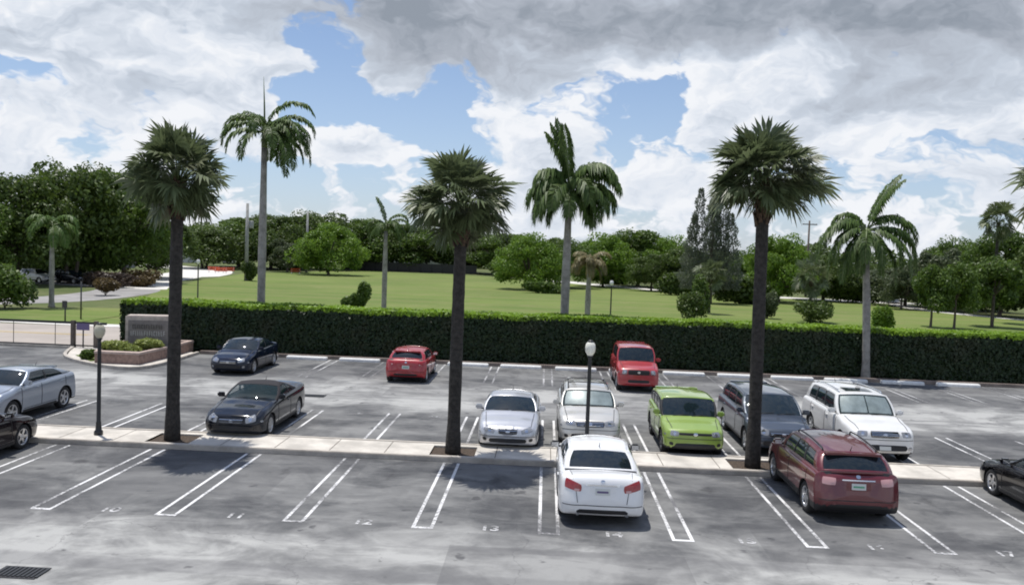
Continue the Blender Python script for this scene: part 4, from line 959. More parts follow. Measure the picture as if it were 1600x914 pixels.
def car(name, label, cat, S, paintm, x, y, face, simple=False):
    """S: dimensions. Local frame: +x forward, front bumper at s=0, tail at s=L. face: 'in' looks away (+Y), 'out' looks to the lot (-Y)."""
    g = lambda k, d=None: S.get(k, d)
    L, W, H, r = S['L'], S['W'], S['H'], S['r']; hw = W / 2
    fo, wb = S['fo'], S['wb']; zn, zc, zr, zd = S['zn'], S['zc'], S['zr'], S['zd']; sc_, srf, srr, sd = S['sc'], S['srf'], S['srr'], S['sd']
    zb = g('zb', .22); box = g('box', 0.0)
    lx = lambda s: L / 2 - s
    root = empty(name, (0, 0, 0)); tag(root, label, cat, g('group', 'cars parked in the lot'))
    # ---- body loft
    st = [  # s, w, zbot, ztop, 
        (0.0, .60 + .14 * box, zb + .12, zn - .16), (.03, .74 + .10 * box, zb + .05, zn - .09), (.10, .87 + .04 * box, zb + .02, zn - .03), (.22, .93 + .02 * box, zb, zn), (.50, .975, zb, zn + (zc - zn) * .35), (fo, 1.0, zb, zn + (zc - zn) * .62),
        (sc_, 1.0, zb - .02, zc), ((sc_ + sd) / 2, 1.0, zb - .02, (zc * .4 + zr * .6)), (sd, .995, zb - .02, zr), (max(L - .42, sd + .03), .975, zb, (zd if L - .42 > sd + .1 else zr)), (L - .16, .93 + .02 * box, zb + .03, zd), (L - .06, .86 + .05 * box, zb + .07, zd - .03), (L - .015, .76 + .1 * box, zb + .12, zd - .09), (L, .66 + .14 * box, zb + .18, zd - .16)]
    xs = [a[0] for a in st]; wv = [a[1] * hw for a in st]; zbv = [a[2] for a in st]; ztv = [a[3] for a in st]
    svals = sorted(set([round(v, 4) for v in xs] + [L * i / 44 for i in range(45)])); svals = [svals[0]] + [b for a, b in zip(svals[:-1], svals[1:]) if b - a > .006]
    tiltf, tiltr = g('tiltf', .30), g('tiltr', .22); crown = g('crown', .035)
    ztop = lambda s: hermite(xs, ztv, s)
    rings = []
    for s in svals:
        w_ = hermite(xs, wv, s); b0 = hermite(xs, zbv, s); zt = ztop(s); hgt = zt - b0
        ends = max(0, 1 - s / .5, 1 - (L - s) / .4)
        shl = .11 * (1 - .3 * ends)
        ctl = [(0, b0), (w_ - .16, b0), (w_ - .04, b0 + .01), (w_ - .012, b0 + .09), (w_ - .004, b0 + hgt * .40), (w_, b0 + hgt * .50), (w_ - .004, b0 + hgt * .60), (w_ - .022, zt - shl), (w_ * .93 - .01, zt - .028), (w_ * .80, zt - .004), (w_ * .45, zt + crown * .75), (0, zt + crown)]
        half = chaikin(ctl, 2); ring = []
        for (yy, z) in half:
            f = max(0, 1 - s / .55); rr_ = max(0, 1 - (L - s) / .5); lw = max(0, z - .52)
            ss_ = s + f * tiltf * lw + f * .22 * (yy / hw) ** 2 * .5 + f * max(0, .42 - z) * .25 - rr_ * (tiltr * lw + .14 * (yy / hw) ** 2 * .5 + max(0, .42 - z) * .2)
            ring.append((lx(ss_), yy, z))
        full = ring + [(a, -b, c) for (a, b, c) in reversed(ring[1:-1])]; rings.append(full)
    n = len(rings[0]); body = MB(); vs = [v for rg_ in rings for v in rg_]; fs = []; mi = []
    zclad = g('clad', 0.0)
    body.add(vs, [], 0)
    nb_ = n // 2
    for i in range(len(rings) - 1):
        for k in range(n):
            f = (i * n + k, i * n + (k + 1) % n, (i + 1) * n + (k + 1) % n, (i + 1) * n + k); zm = sum(vs[j][2] for j in f) / 4; sm = L / 2 - sum(vs[j][0] for j in f) / 4; ym = abs(sum(vs[j][1] for j in f) / 4)
            ctop = zm > ztop(sm) - .03 and sc_ + .16 < sm < sd - .04 and ym < hw * .84
            body.f.append(f); body.m.append(1 if (zm < zb + .035 or zm < zclad or ctop) else 0); body.smooth.append(True)
    for ri, rev in ((0, False), (len(rings) - 1, True)):
        c = tuple(sum(vs[ri * n + k][j] for k in range(n)) / n for j in range(3)); ci = len(body.v); body.v.append(c)
        for k in range(n):
            t3 = (ci, ri * n + k, ri * n + (k + 1) % n); body.f.append(tuple(reversed(t3)) if not rev else t3); body.m.append(0); body.smooth.append(True)
    ob = body.build('body', [paintm, M['plastic']], root)
    bm = bmesh.new(); bm.from_mesh(ob.data); bmesh.ops.recalc_face_normals(bm, faces=bm.faces[:]); bm.to_mesh(ob.data); bm.free()
    # ---- wheel wells by boolean
    wx = [lx(fo), lx(fo + wb)]
    cut = MB()
    for xw in wx:
        for sgn in (-1, 1):
            y0, y1 = sorted((sgn * (hw - .30), sgn * (hw + .15))); rc = r + .05; nn = 30
            cs = [(xw + rc * math.cos(2 * math.pi * k / nn), yy, r + rc * math.sin(2 * math.pi * k / nn)) for yy in (y0, y1) for k in range(nn)]
            cut.add(cs, [(k, nn + k, nn + (k + 1) % nn, (k + 1) % nn) for k in range(nn)] + [tuple(range(nn)), tuple(reversed(range(nn, 2 * nn)))], 1)
    oc = cut.build('cutter', [paintm, M['plastic']])
    bm = bmesh.new(); bm.from_mesh(oc.data); bmesh.ops.recalc_face_normals(bm, faces=bm.faces[:]); bm.to_mesh(oc.data); bm.free()
    md = ob.modifiers.new('b', 'BOOLEAN'); md.object = oc; md.operation = 'DIFFERENCE'; md.solver = 'EXACT'
    bpy.context.view_layer.update(); dg = bpy.context.evaluated_depsgraph_get()
    me = bpy.data.meshes.new_from_object(ob.evaluated_get(dg)); me.name = 'body'
    if len(me.polygons) > 200: ob.modifiers.clear(); ob.data = me
    bpy.data.objects.remove(oc)
    for p in ob.data.polygons:
        if p.material_index == 0 and False: pass
    try: ob.data.set_sharp_from_angle(angle=R(38))
    except Exception: pass
    bvh = BVHTree.FromPolygons([v.co[:] for v in ob.data.vertices], [p.vertices[:] for p in ob.data.polygons])
    # ---- projected details
    def decal(pname, quads, d, mt, off=.006, rnd=.0, par=root, nu=10, nv=5, mir=False):
        mb = MB(); d = Vector(d).normalized()
        for q in (quads if isinstance(quads[0][0], (list, tuple)) else [quads]):
            q = [Vector(p) for p in q]; grid = []
            for j in range(nv + 1):
                row = []
                for i in range(nu + 1):
                    a, b = 2 * i / nu - 1, 2 * j / nv - 1
                    a2 = a * math.sqrt(1 - rnd * b * b / 2); b2 = b * math.sqrt(1 - rnd * a * a / 2); u, v = (a2 + 1) / 2, (b2 + 1) / 2
                    p = q[0].lerp(q[1], u).lerp(q[3].lerp(q[2], u), v); hit = bvh.ray_cast(p - d * 4, d, 8)
                    row.append(hit[0] - d * off if hit[0] is not None else None)
                grid.append(row)
            vs_, ix, fs_ = [], {}, []
            for j in range(nv + 1):
                for i in range(nu + 1):
                    if grid[j][i] is not None: ix[(j, i)] = len(vs_); vs_.append(grid[j][i])
            for j in range(nv):
                for i in range(nu):
                    ks = [(j, i), (j, i + 1), (j + 1, i + 1), (j + 1, i)]
                    if all(k in ix for k in ks):
                        pp = [vs_[ix[k]] for k in ks]
                        if max((pp[a] - pp[(a + 1) % 4]).length for a in range(4)) < .35: fs_.append(tuple(ix[k] for k in ks))
            # skirt
            edges = {}
            for f in fs_:
                for a in range(4):
                    e_ = (f[a], f[(a + 1) % 4]); edges[e_] = 1
            base_n = len(vs_); vs2 = vs_ + [v + d * (off + .02) for v in vs_]
            sk = [(b, a, a + base_n, b + base_n) for (a, b) in edges if (b, a) not in edges]
            mb.add(vs2, fs_, 0, True); mb.add(vs2, sk, 0, False)
            if mir: mb.add([(v.x, -v.y, v.z) for v in vs2], [tuple(reversed(f)) for f in fs_]); mb.add([(v.x, -v.y, v.z) for v in vs2], sk, 0, False)
        return mb.build(pname, mt, par)
    fx, bx_ = L / 2, -L / 2
    def fr_quad(y0, y1, z0, z1, dz0=0, dz1=0): return [(fx, y0, z0), (fx, y1, z0 + dz0), (fx, y1, z1 + dz1), (fx, y0, z1)]
    # headlights / grille / intake
    hl = g('head', (.46, .84, zn - .22, zn - .08, .03)); ya, yb, z0, z1, up = hl; ya *= hw; yb *= hw
    for sgn in (1, -1):
        q = [(fx, sgn * ya, z0), (fx, sgn * yb, z0 + up), (fx, sgn * yb, z1 + up * 1.4), (fx, sgn * ya, z1)]
        h_ = decal('headlight', q, (-1, -sgn * .45, -.05), M['lamp_clear'], .008, .35)
        decal('reflector', [(fx, sgn * (ya + (yb - ya) * .3), z0 + up * .3 + .03), (fx, sgn * (ya + (yb - ya) * .62), z0 + up * .6 + .03), (fx, sgn * (ya + (yb - ya) * .62), z1 + up * .7 - .02), (fx, sgn * (ya + (yb - ya) * .3), z1 + up * .4 - .02)], (-1, -sgn * .45, -.05), M['chrome'], .011, .9, h_, 6, 6)
    gr = g('grille', (.40, zn - .24, zn - .09)); gw = gr[0] * hw
    gq = decal('grille', fr_quad(-gw, gw, gr[1], gr[2]), (-1, 0, 0), M['plastic'], .008, .25, nu=14)
    nb2 = g('bars', 3)
    bars = []
    for k in range(nb2):
        zz = gr[1] + (gr[2] - gr[1]) * (k + .8) / (nb2 + .6); bars.append(fr_quad(-gw * .94, gw * .94, zz, zz + .016))
    if bars: decal('grille_bars', bars, (-1, 0, 0), g('barmat', M['chrome']), .028, 0, gq, 24, 1)
    it = g('intake', (.62, zb + .10, zb + .24)); iw = it[0] * hw
    decal('lower_intake', fr_quad(-iw, iw, it[1], it[2]), (-1, 0, 0), M['plastic'], .007, .3, nu=14)
    if g('fog', True):
        for sgn in (1, -1): decal('fog_light', [(fx, sgn * .70 * hw, zb + .13), (fx, sgn * .84 * hw, zb + .15), (fx, sgn * .84 * hw, zb + .24), (fx, sgn * .70 * hw, zb + .23)], (-1, -sgn * .3, 0), M['lamp_clear'] if g('fogbright') else M['plastic'], .009, .8)
    decal('badge', fr_quad(-.06, .06, (gr[1] + gr[2]) / 2 - .04, (gr[1] + gr[2]) / 2 + .045), (-1, 0, 0), M['chrome'], .02, .9, nu=6)
    if g('front_plate'): decal('licence_plate', fr_quad(-.16, .16, it[1] + .02, it[1] + .13), (-1, 0, 0), M['plate'], .02)
    # rear
    tl = g('tail', (.56, .90, zd - .26, zd - .08, .02)); ya, yb, z0, z1, up = tl; ya *= hw; yb *= hw
    for sgn in (1, -1):
        q = [(bx_, sgn * ya, z0 + g('tail_in', 0)), (bx_, sgn * yb, z0 + up), (bx_, sgn * yb, z1 + up), (bx_, sgn * ya, z1)]
        t_ = decal('taillight', q, (1, -sgn * .5, -.05), g('tailmat', M['lamp_red']), .008, .3)
        decal('reversing_light', [(bx_, sgn * (ya + (yb - ya) * .1), z0 + .06), (bx_, sgn * (ya + (yb - ya) * .38), z0 + .07), (bx_, sgn * (ya + (yb - ya) * .38), z0 + .12), (bx_, sgn * (ya + (yb - ya) * .1), z0 + .11)], (1, -sgn * .5, -.05), M['lamp_pale'], .012, .3, t_, 4, 3)
    pz = g('plate_z', zd - .30)
    decal('plate_recess', fr_quad(-.27, .27, pz - .03, pz + .16)[:0] or [(bx_, -.27, pz - .03), (bx_, .27, pz - .03), (bx_, .27, pz + .16), (bx_, -.27, pz + .16)], (1, 0, 0), g('recess', paintm), .004, .2)
    lp = decal('licence_plate', [(bx_, -.155, pz), (bx_, .155, pz), (bx_, .155, pz + .135), (bx_, -.155, pz + .135)], (1, 0, 0), M['plate'], .014)
    decal('plate_motif', [(bx_, -.12, pz + .045), (bx_, .12, pz + .045), (bx_, .12, pz + .085), (bx_, -.12, pz + .085)], (1, 0, 0), g('motif', M['plate_green']), .019, 0, lp, 6, 2)
    if g('rear_chrome'): decal('trunk_trim', [(bx_, -.36, pz + .19), (bx_, .36, pz + .19), (bx_, .36, pz + .215), (bx_, -.36, pz + .215)], (1, 0, 0), M['chrome'], .016, 0, nu=14, nv=1)
    decal('rear_badge', [(bx_, -.05, pz + .24), (bx_, .05, pz + .24), (bx_, .05, pz + .31), (bx_, -.05, pz + .31)], (1, 0, 0), M['chrome'], .012, .9)
    decal('bumper_seam', [[(bx_, -hw * .9, zb + .27), (bx_, hw * .9, zb + .27), (bx_, hw * .9, zb + .284), (bx_, -hw * .9, zb + .284)]], (1, 0, 0), M['plastic'], .009, 0, nu=44, nv=1)
    if g('rear_vent', True): decal('rear_valance', [(bx_, -hw * .6, zb + .10), (bx_, hw * .6, zb + .10), (bx_, hw * .55, zb + .20), (bx_, -hw * .55, zb + .20)], (1, 0, 0), M['plastic'], .005, .3, nu=14)
    if g('trunk_lines'):
        for sy in (1, -1): decal('boot_lid_seam', [(bx_, sy * .60 * hw, zd - .22), (bx_, sy * .60 * hw + .012, zd - .22), (bx_, sy * .55 * hw + .012, zb + .33), (bx_, sy * .55 * hw, zb + .33)], (1, 0, 0), M['plastic'], .007, 0, nu=1, nv=14)
    if g('exhaust'):
        for sgn in (1, -1): MB().tube([(bx_ + .10, sgn * .55 * hw, zb + .10), (bx_ - .0, sgn * .55 * hw, zb + .10)], [.035, .035], 10, 0, False).build('exhaust', M['chrome'], root)
    # door seams, handles
    zt_m = ztop((sc_ + sd) / 2); lines = []; s_h = g('seams', (sc_ + .12, sc_ + 1.02 + .1, min(sd - .25, fo + wb + .02)))
    for sgn in (1, -1):
        seam = []
        for k, s in enumerate(s_h): seam.append([(lx(s), sgn * hw, zb + .14), (lx(s) - .018, sgn * hw, zb + .14), (lx(s + .02) - .018, sgn * hw, zt_m - .05), (lx(s + .02), sgn * hw, zt_m - .05)])
        seam.append([(lx(s_h[0]), sgn * hw, zb + .125), (lx(s_h[-1]), sgn * hw, zb + .125), (lx(s_h[-1]), sgn * hw, zb + .14), (lx(s_h[0]), sgn * hw, zb + .14)])
        decal('door_seams', seam, (0, -sgn, 0), M['plastic'], .005, 0, nu=20, nv=12)
        for s in s_h[1:]:
            decal('door_handle', [(lx(s - .26), sgn * hw, zt_m - .20), (lx(s - .06), sgn * hw, zt_m - .19), (lx(s - .06), sgn * hw, zt_m - .155), (lx(s - .26), sgn * hw, zt_m - .165)], (0, -sgn, 0), g('handlemat', paintm), .03, .4, nu=6, nv=2)
    # bonnet seams
    hs = [[(lx(.26), sy * hw * .72, 1), (lx(sc_ - .05), sy * hw * .80, 1), (lx(sc_ - .05), sy * hw * .80 + .018, 1), (lx(.26), sy * hw * .72 + .018, 1)] for sy in (1, -1)]
    decal('bonnet_seams', hs, (0, 0, -1), M['plastic'], .006, 0, nu=24, nv=1)
    if g('boot_seam'): [decal('boot_seam', [[(lx(L - .12), sy * hw * .66, 1), (lx(sd + .05), sy * hw * .72, 1), (lx(sd + .05), sy * hw * .72 + .012, 1), (lx(L - .12), sy * hw * .66 + .012, 1)]], (0, 0, -1), M['plastic'], .002, 0, nu=12, nv=1) for sy in (1, -1)]
    decal('front_bumper_seam', [(fx, -hw * .95, zn - .27), (fx, hw * .95, zn - .27), (fx, hw * .95, zn - .256), (fx, -hw * .95, zn - .256)], (-1, 0, 0), M['plastic'], .007, 0, nu=44, nv=1)
    for sgn in (1, -1):
        decal('side_marker', [(lx(.34), sgn * hw, zn - .20), (lx(.22), sgn * hw, zn - .20), (lx(.22), sgn * hw, zn - .15), (lx(.34), sgn * hw, zn - .15)], (0, -sgn, 0), g('marker', M['lamp_clear']), .006, .3, nu=4, nv=2)
        decal('sill_trim', [(lx(fo + r + .10), sgn * hw, zb + .02), (lx(fo + wb - r - .10), sgn * hw, zb + .02), (lx(fo + wb - r - .10), sgn * hw, zb + .09), (lx(fo + r + .10), sgn * hw, zb + .09)], (0, -sgn, 0), M['plastic'], .012, .1, nu=12, nv=1)
    # ---- greenhouse
    wbf = hw * g('wbelt', .905); wbr = hw * g('wbelt_r', .875); wrf, wrr = hw * g('wroof', .72), hw * g('wroof_r', .68)
    bbf, btf, bbr, btr = g('bow', (.20, .12, .16, .10))
    zrf, zrr = H - .085 - g('rdrop_f', .03), H - .085 - g('rdrop_r', .05); cr = g('rcrown', .055)
    def lerp(a, b, t): return a + (b - a) * t
    def side_pt(s, t, sgn, off=0.0):
        sb = lerp(sc_ + bbf, sd - bbr, s); sr = lerp(srf + btf, srr - btr, s); zbt = ztop(sb) - .035; zt = lerp(zrf, zrr, s) + .035 * math.sin(math.pi * s) * 1.5
        yb_ = lerp(wbf, wbr, s ** 2); yr = lerp(wrf, wrr, s); yy = lerp(yb_, yr, t) + .05 * math.sin(math.pi * min(t, 1) * .9) * (1 - .0 * s) + off
        return Vector((lx(lerp(sb, sr, t)), sgn * yy, lerp(zbt, zt, t)))
    def ws_pt(u, t, off=0.0):        # windshield
        e_ = abs(u); sb = sc_ + bbf * u * u; sr = srf + btf * u * u; base_z = ztop(sc_ + bbf) - .035 + (crown + .01) * (1 - u * u); edge = side_pt(0, t, 1)
        zt = zrf + cr * (1 - u * u); yb_ = wbf * u; yr = wrf * u; bul = .05 * math.sin(math.pi * t * .9)
        return Vector((lx(lerp(sb, sr, t)) + off + bul * .6 * (1 - u * u), lerp(yb_, yr, t) + u * bul, lerp(base_z, zt, t) + bul * .5 * (1 - u * u)))
    def rw_pt(u, t, off=0.0):
        sb = sd - bbr * u * u; sr = srr - btr * u * u; base_z = ztop(sd - bbr) - .035 + (crown + .01) * (1 - u * u); zt = zrr + cr * (1 - u * u); bul = .05 * math.sin(math.pi * t * .9)
        return Vector((lx(lerp(sb, sr, t)) - off - bul * .6 * (1 - u * u), lerp(wbr * u, wrr * u, t) + u * bul, lerp(base_z, zt, t) + bul * .3 * (1 - u * u)))
    def roof_pt(u, s, off=0.0):
        e_ = side_pt(s, 1, 1); sr = lerp(srf + btf * u * u, srr - btr * u * u, s); zt = lerp(zrf, zrr, s) + .0525 * math.sin(math.pi * s)
        return Vector((lx(sr), e_.y * u, zt + cr * (1 - u * u) * (1 if True else 0) + off))
    side_w = g('win', [(.07, .46), (.50, .90)]); t0, t1 = g('wt', (.10, .88))
    def in_win(s, t): return any(a < s < b for a, b in side_w) and t0 < t < t1
    def grid(mb, fn, us, vs_, hole, mi_fn, flip=False):
        idx = {}
        base_i = len(mb.v)
        for j, v in enumerate(vs_):
            for i, u in enumerate(us): mb.v.append(tuple(fn(u, v)))
        nu_ = len(us)
        for j in range(len(vs_) - 1):
            for i in range(nu_ - 1):
                uc, vc = (us[i] + us[i + 1]) / 2, (vs_[j] + vs_[j + 1]) / 2
                if hole(uc, vc): continue
                f = (base_i + j * nu_ + i, base_i + j * nu_ + i + 1, base_i + (j + 1) * nu_ + i + 1, base_i + (j + 1) * nu_ + i)
                mb.f.append(tuple(reversed(f)) if flip else f); mb.m.append(mi_fn(uc, vc)); mb.smooth.append(True)
    def rngs(lo, hi, n_, extra):
        v = sorted(set([round(lo + (hi - lo) * i / n_, 5) for i in range(n_ + 1)] + [round(e_, 5) for e_ in extra])); return v
    shell = MB(); sv = rngs(0, 1, 22, [k for w_ in side_w for k in w_]); tv = rngs(0, 1, 8, [t0, t1])
    black_all = g('soft', False)
    wu, wt0, wt1 = g('wsw', (.93, .04, .95)); ru, rt0, rt1 = g('rww', (.86, .14, .90))
    pil = lambda s, t: 1 if (t0 < t < t1 and (side_w[0][0] < s < side_w[-1][1] or g('blackpillar')) and not black_all) else 0
    for sgn in (1, -1): grid(shell, lambda s, t: side_pt(s, t, sgn), sv, tv, in_win, pil, sgn < 0)
    uv_ = rngs(-1, 1, 16, [-wu, wu]); tv2 = rngs(0, 1, 8, [wt0, wt1]); grid(shell, ws_pt, uv_, tv2, lambda u, t: abs(u) < wu and wt0 < t < wt1, lambda u, t: 1 if (t < wt0 or (g('blackpillar') and t < .9)) else 0)
    uv2 = rngs(-1, 1, 16, [-ru, ru]); tv3 = rngs(0, 1, 8, [rt0, rt1]); grid(shell, rw_pt, uv2, tv3, lambda u, t: abs(u) < ru and rt0 < t < rt1, lambda u, t: 0, True)
    sr_u = rngs(-1, 1, 16, []); grid(shell, lambda u, s: roof_pt(u, s), sr_u, rngs(0, 1, 20, []), lambda u, s: False, lambda u, s: 0, True)
    roofm = M['soft_top'] if black_all else g('roofmat', paintm)
    rf = shell.build('roof', [roofm, M['plastic']], root)
    bm = bmesh.new(); bm.from_mesh(rf.data); bmesh.ops.remove_doubles(bm, verts=bm.verts[:], dist=.004); bmesh.ops.recalc_face_normals(bm, faces=bm.faces[:]); bm.to_mesh(rf.data); bm.free()
    md = rf.modifiers.new('s', 'SOLIDIFY'); md.thickness = .035; md.offset = -1
    def pane(pname, fn, u0, u1, v0, v1, mt, off=-.006, n1=10, n2=5):
        mb = MB(); grid(mb, lambda u, v: fn(u, v, off), rngs(u0, u1, n1, []), rngs(v0, v1, n2, []), lambda a, b: False, lambda a, b: 0); return mb.build(pname, mt, root)
    gm = g('glassmat', M['glass'])
    pane('windshield', ws_pt, -wu, wu, wt0, wt1, M['glass_clear'] if g('shade_') else gm)
    pane('rear_window', rw_pt, -ru, ru, rt0, rt1, M['glass_rear'])
    for sgn in (1, -1):
        for (a, b) in side_w: pane('side_window', lambda u, v, o: side_pt(u, v, sgn, o), a, b, t0, t1, g('sideglass', gm))
        # waist trim strip
        if g('chrome_waist'):
            mb = MB(); grid(mb, lambda u, v: side_pt(u, v, sgn, .008), rngs(side_w[0][0], side_w[-1][1], 14, []), [t0 - .035, t0 + .01], lambda a, b: False, lambda a, b: 0); mb.build('window_trim', M['chrome'], root)
    if g('shade_'):
        pane('sunshade', lambda u, t, o: ws_pt(u, t, -.05), -.86, -.02, .10, .86, M['sunshade'], 0, 10, 8); pane('sunshade', lambda u, t, o: ws_pt(u, t, -.05), .02, .86, .10, .86, M['sunshade'], 0, 10, 8)
    # wipers
    for (ua, ub) in ((-.62, -.05), (.05, .72)):
        a, b = ws_pt(ua, .03, .03), ws_pt(ub, .12, .03); MB().tube([a, a.lerp(b, .5) + Vector((.01, 0, .012)), b], [.010, .010, .006], 5).build('wiper', M['plastic'], root)
    # ---- cabin: dash, seats
    cab = MB(); ct = g('cabinmat', M['cabin']); zf = min(zc, zr) - .30
    cab.box(lx(sc_ + .62), lx(sc_ + .30), -wbf * .9, wbf * .9, zf, zc - .02, 0, .03)
    rows = [srf + .42 - .3, min(srf + 1.0, srr - .75)]
    for ri, s in enumerate(rows):
        top = min(H - .36, zc + .30); ys = (-.36, .36) if ri == 0 else (-.42, 0, .42)
        for yy in ys:
            wdt = .24 if ri == 0 else .20
            MB().box(lx(s + .62), lx(s + .48), yy - wdt, yy + wdt, zf, top - .10, 0, .04).box(lx(s + .60), lx(s + .51), yy - .12, yy + .12, top - .102, top + .08, 0, .03).build('seat', ct, root)
    cab.build('dashboard', ct, root)
    st_ = Vector((lx(sc_ + .72), .36, zc - .02)); ring_ = [st_ + Vector((math.sin(a) * .06, math.cos(a) * .18, math.sin(a) * .17)) for a in [2 * math.pi * k / 14 for k in range(15)]]
    MB().tube(ring_, [.014] * 15, 6, 0, False).build('steering_wheel', M['plastic'], root)
    # ---- mirrors
    for sgn in (1, -1):
        b = side_pt(.03, .06, sgn); mb = MB(); mm_ = g('mirrormat', paintm); c = b + Vector((-.02, sgn * .14, .07))
        mb.box(c.x - .07, c.x + .075, c.y - .105, c.y + .105, c.z - .07, c.z + .075, 0, .035); mb.box(min(c.x - .03, c.x + .03), c.x + .03, min(b.y - sgn * .03, c.y), max(b.y - sgn * .03, c.y), c.z - .07, c.z - .03, 1, .01)
        mr = mb.build('mirror', [mm_, M['plastic']], root)
        MB().quad((c.x - .073, c.y - .085, c.z - .05), (c.x - .073, c.y + .085, c.z - .05), (c.x - .073, c.y + .085, c.z + .055), (c.x - .073, c.y - .085, c.z + .055)).build('mirror_glass', M['chrome'], mr)
    # ---- roof fittings
    if g('rails'):
        for sgn in (1, -1):
            pts = [roof_pt(.86 * sgn, .06, .0)] + [roof_pt(.86 * sgn, s, .055) for s in (.10, .3, .5, .7, .9)] + [roof_pt(.86 * sgn, .94, .0)]; MB().tube(pts, [.018] * len(pts), 8).build('roof_rail', g('railmat', M['plastic']), root)
        for s in g('crossbars', ()):
            a, b = roof_pt(-.86, s, .06), roof_pt(.86, s, .06); z = max(a.z, b.z) + cr * .8; MB().tube([a, Vector((a.x, a.y * .8, z)), Vector((b.x, b.y * .8, z)), b], [.016] * 4, 8).build('crossbar', M['plastic'], root)
    if g('sunroof'):
        mb = MB(); grid(mb, lambda u, s: roof_pt(u, s, .008), rngs(-.55, .55, 8, []), rngs(.12, .34, 5, []), lambda a, b: False, lambda a, b: 0, True); mb.build('sunroof', M['glass'], root)
    if g('antenna', True): a = roof_pt(0, .93); MB().tube([a, a + Vector((-.10, 0, .12))], [.012, .004], 6).build('antenna', M['plastic'], root)
    if g('spoiler'):
        a = roof_pt(0, 1.0); MB().box(a.x - .12, a.x + .10, -wrr * .92, wrr * .92, a.z - .045, a.z - .0, 0, .02).build('spoiler', paintm, root)
    # ---- wheels
    tm, rm = wheel_meshes(r, g('darkrim', False), g('spokes', 5))
    for i, xw in enumerate(wx):
        for sgn in (1, -1):
            we = empty('wheel', (xw, sgn * (hw - .135), r), 0, root); 
            if sgn > 0: we.rotation_euler = (0, 0, math.pi)
            link('tyre', tm, we); link('rim', rm, we)
    # underbody
    MB().box(lx(L - .5), lx(.5), -hw * .62, hw * .62, zb - .06, zb + .02, 0, .02).build('underbody', M['plastic'], root)
    # place: (x, y) = centre line x and Y of the bumper nearest the camera
    if face == 'out': root.rotation_euler = (0, 0, -math.pi / 2); root.location = (x, y + L / 2, 0)
    else: root.rotation_euler = (0, 0, math.pi / 2); root.location = (x, y + L / 2, 0)
    return root

def spec(base, **k): d = dict(base); d.update(k); return d
SEDAN = dict(L=4.85, W=1.83, H=1.46, r=.33, fo=.93, wb=2.78, zn=.74, zc=.97, zr=1.02, zd=1.05, sc=1.30, srf=2.02, srr=3.35, sd=4.12, win=[(.09, .45), (.49, .84)], boot_seam=True, plate_z=.70, chrome_waist=True, zb=.20)
SUV = dict(L=4.65, W=1.88, H=1.70, r=.36, fo=.90, wb=2.70, zn=.90, zc=1.10, zr=1.16, zd=1.12, sc=1.18, srf=1.78, srr=4.22, sd=4.50, win=[(.07, .35), (.38, .64), (.68, .90)], wroof=.76, wroof_r=.72, zb=.26, clad=.36, rails=True, plate_z=.80, spoiler=True, box=.3, rww=(.86, .16, .86), rdrop_r=.06)
BOXY = spec(SUV, L=4.12, W=1.80, H=1.59, zn=.86, zc=1.04, zr=1.10, zd=1.06, sc=1.02, srf=1.50, srr=3.78, sd=3.98, wroof=.85, wroof_r=.83, box=.8, wb=2.55, fo=.82, rails=False)

car('silver_crossover', 'silver blue crossover parked at the left edge of the picture', 'car', spec(SUV, L=4.5, W=1.86, H=1.58, srr=3.55, sd=4.25, win=[(.08, .44), (.48, .84)], rdrop_r=.14, rails=False, clad=.0), P['bluesilver'], -16.82, 23.35, 'out')
car('black_car', 'black car nosed up to the median at the bottom left edge of the picture', 'car', spec(SEDAN, L=4.7, H=1.45, darkrim=False), P['wine'], -14.72, 17.75, 'in')
car('navy_sedan', 'dark blue sedan parked facing out at the hedge, left of the empty bays', 'car', spec(SEDAN, L=4.4, W=1.80, H=1.45, sc=1.15, srf=1.85, srr=3.1, sd=3.95, wb=2.65, fo=.88, fogbright=True, head=(.50, .86, .56, .70, .06)), P['navy'], -13.5, 34.9, 'out')
car('convertible', 'charcoal convertible with black fabric roof facing out behind the first median palm', 'car', spec(SEDAN, L=4.75, W=1.82, H=1.40, sc=1.42, srf=2.12, srr=3.05, sd=3.85, soft=True, win=[(.10, .58), (.62, .80)], seams=(1.55, 2.75), head=(.48, .84, .52, .68, .07), fogbright=False, glassmat=M['glass_clear'], cabinmat=M['cabin'], rww=(.6, .25, .8), spokes=7, chrome_waist=False), P['charcoal'], -8.93, 23.4, 'out')
car('red_hatchback', 'bright red hatchback parked nose in against the hedge', 'car', spec(BOXY, L=3.95, W=1.76, H=1.42, zn=.78, zc=.95, zr=1.0, zd=.98, sc=1.10, srf=1.75, srr=3.40, sd=3.77, wroof=.74, wroof_r=.70, box=.35, clad=0, zb=.22, r=.32, tail=(.66, .92, .72, .93, .0), plate_z=.62), P['red'], -5.82, 34.85, 'in')
car('red_suv', 'boxy faded red suv facing out from the hedge', 'car', spec(SUV, L=4.35, W=1.82, H=1.84, zn=1.02, zc=1.18, zr=1.20, sc=1.10, srf=1.50, srr=3.95, sd=4.12, wb=2.6, fo=.8, box=.9, tiltf=.1, wroof=.80, wroof_r=.78, head=(.58, .82, .78, .96, 0), grille=(.50, .76, .96), bars=0, fogbright=True, clad=.0, rails=False, fog=False, seams=(1.2, 2.2, 3.3), glassmat=M['glass'], intake=(.5, .42, .54)), P['brick'], 4.05, 34.95, 'out')
car('silver_sedan', 'silver sedan facing out between the second median palm and the white suv', 'car', spec(SEDAN, L=4.5, W=1.80, H=1.40, sc=1.22, srf=1.92, srr=3.2, sd=4.0, wb=2.66, fo=.92, head=(.45, .86, .55, .67, .07), grille=(.30, .55, .68), bars=2, intake=(.60, .30, .42)), P['silver'], -.93, 23.45, 'out')
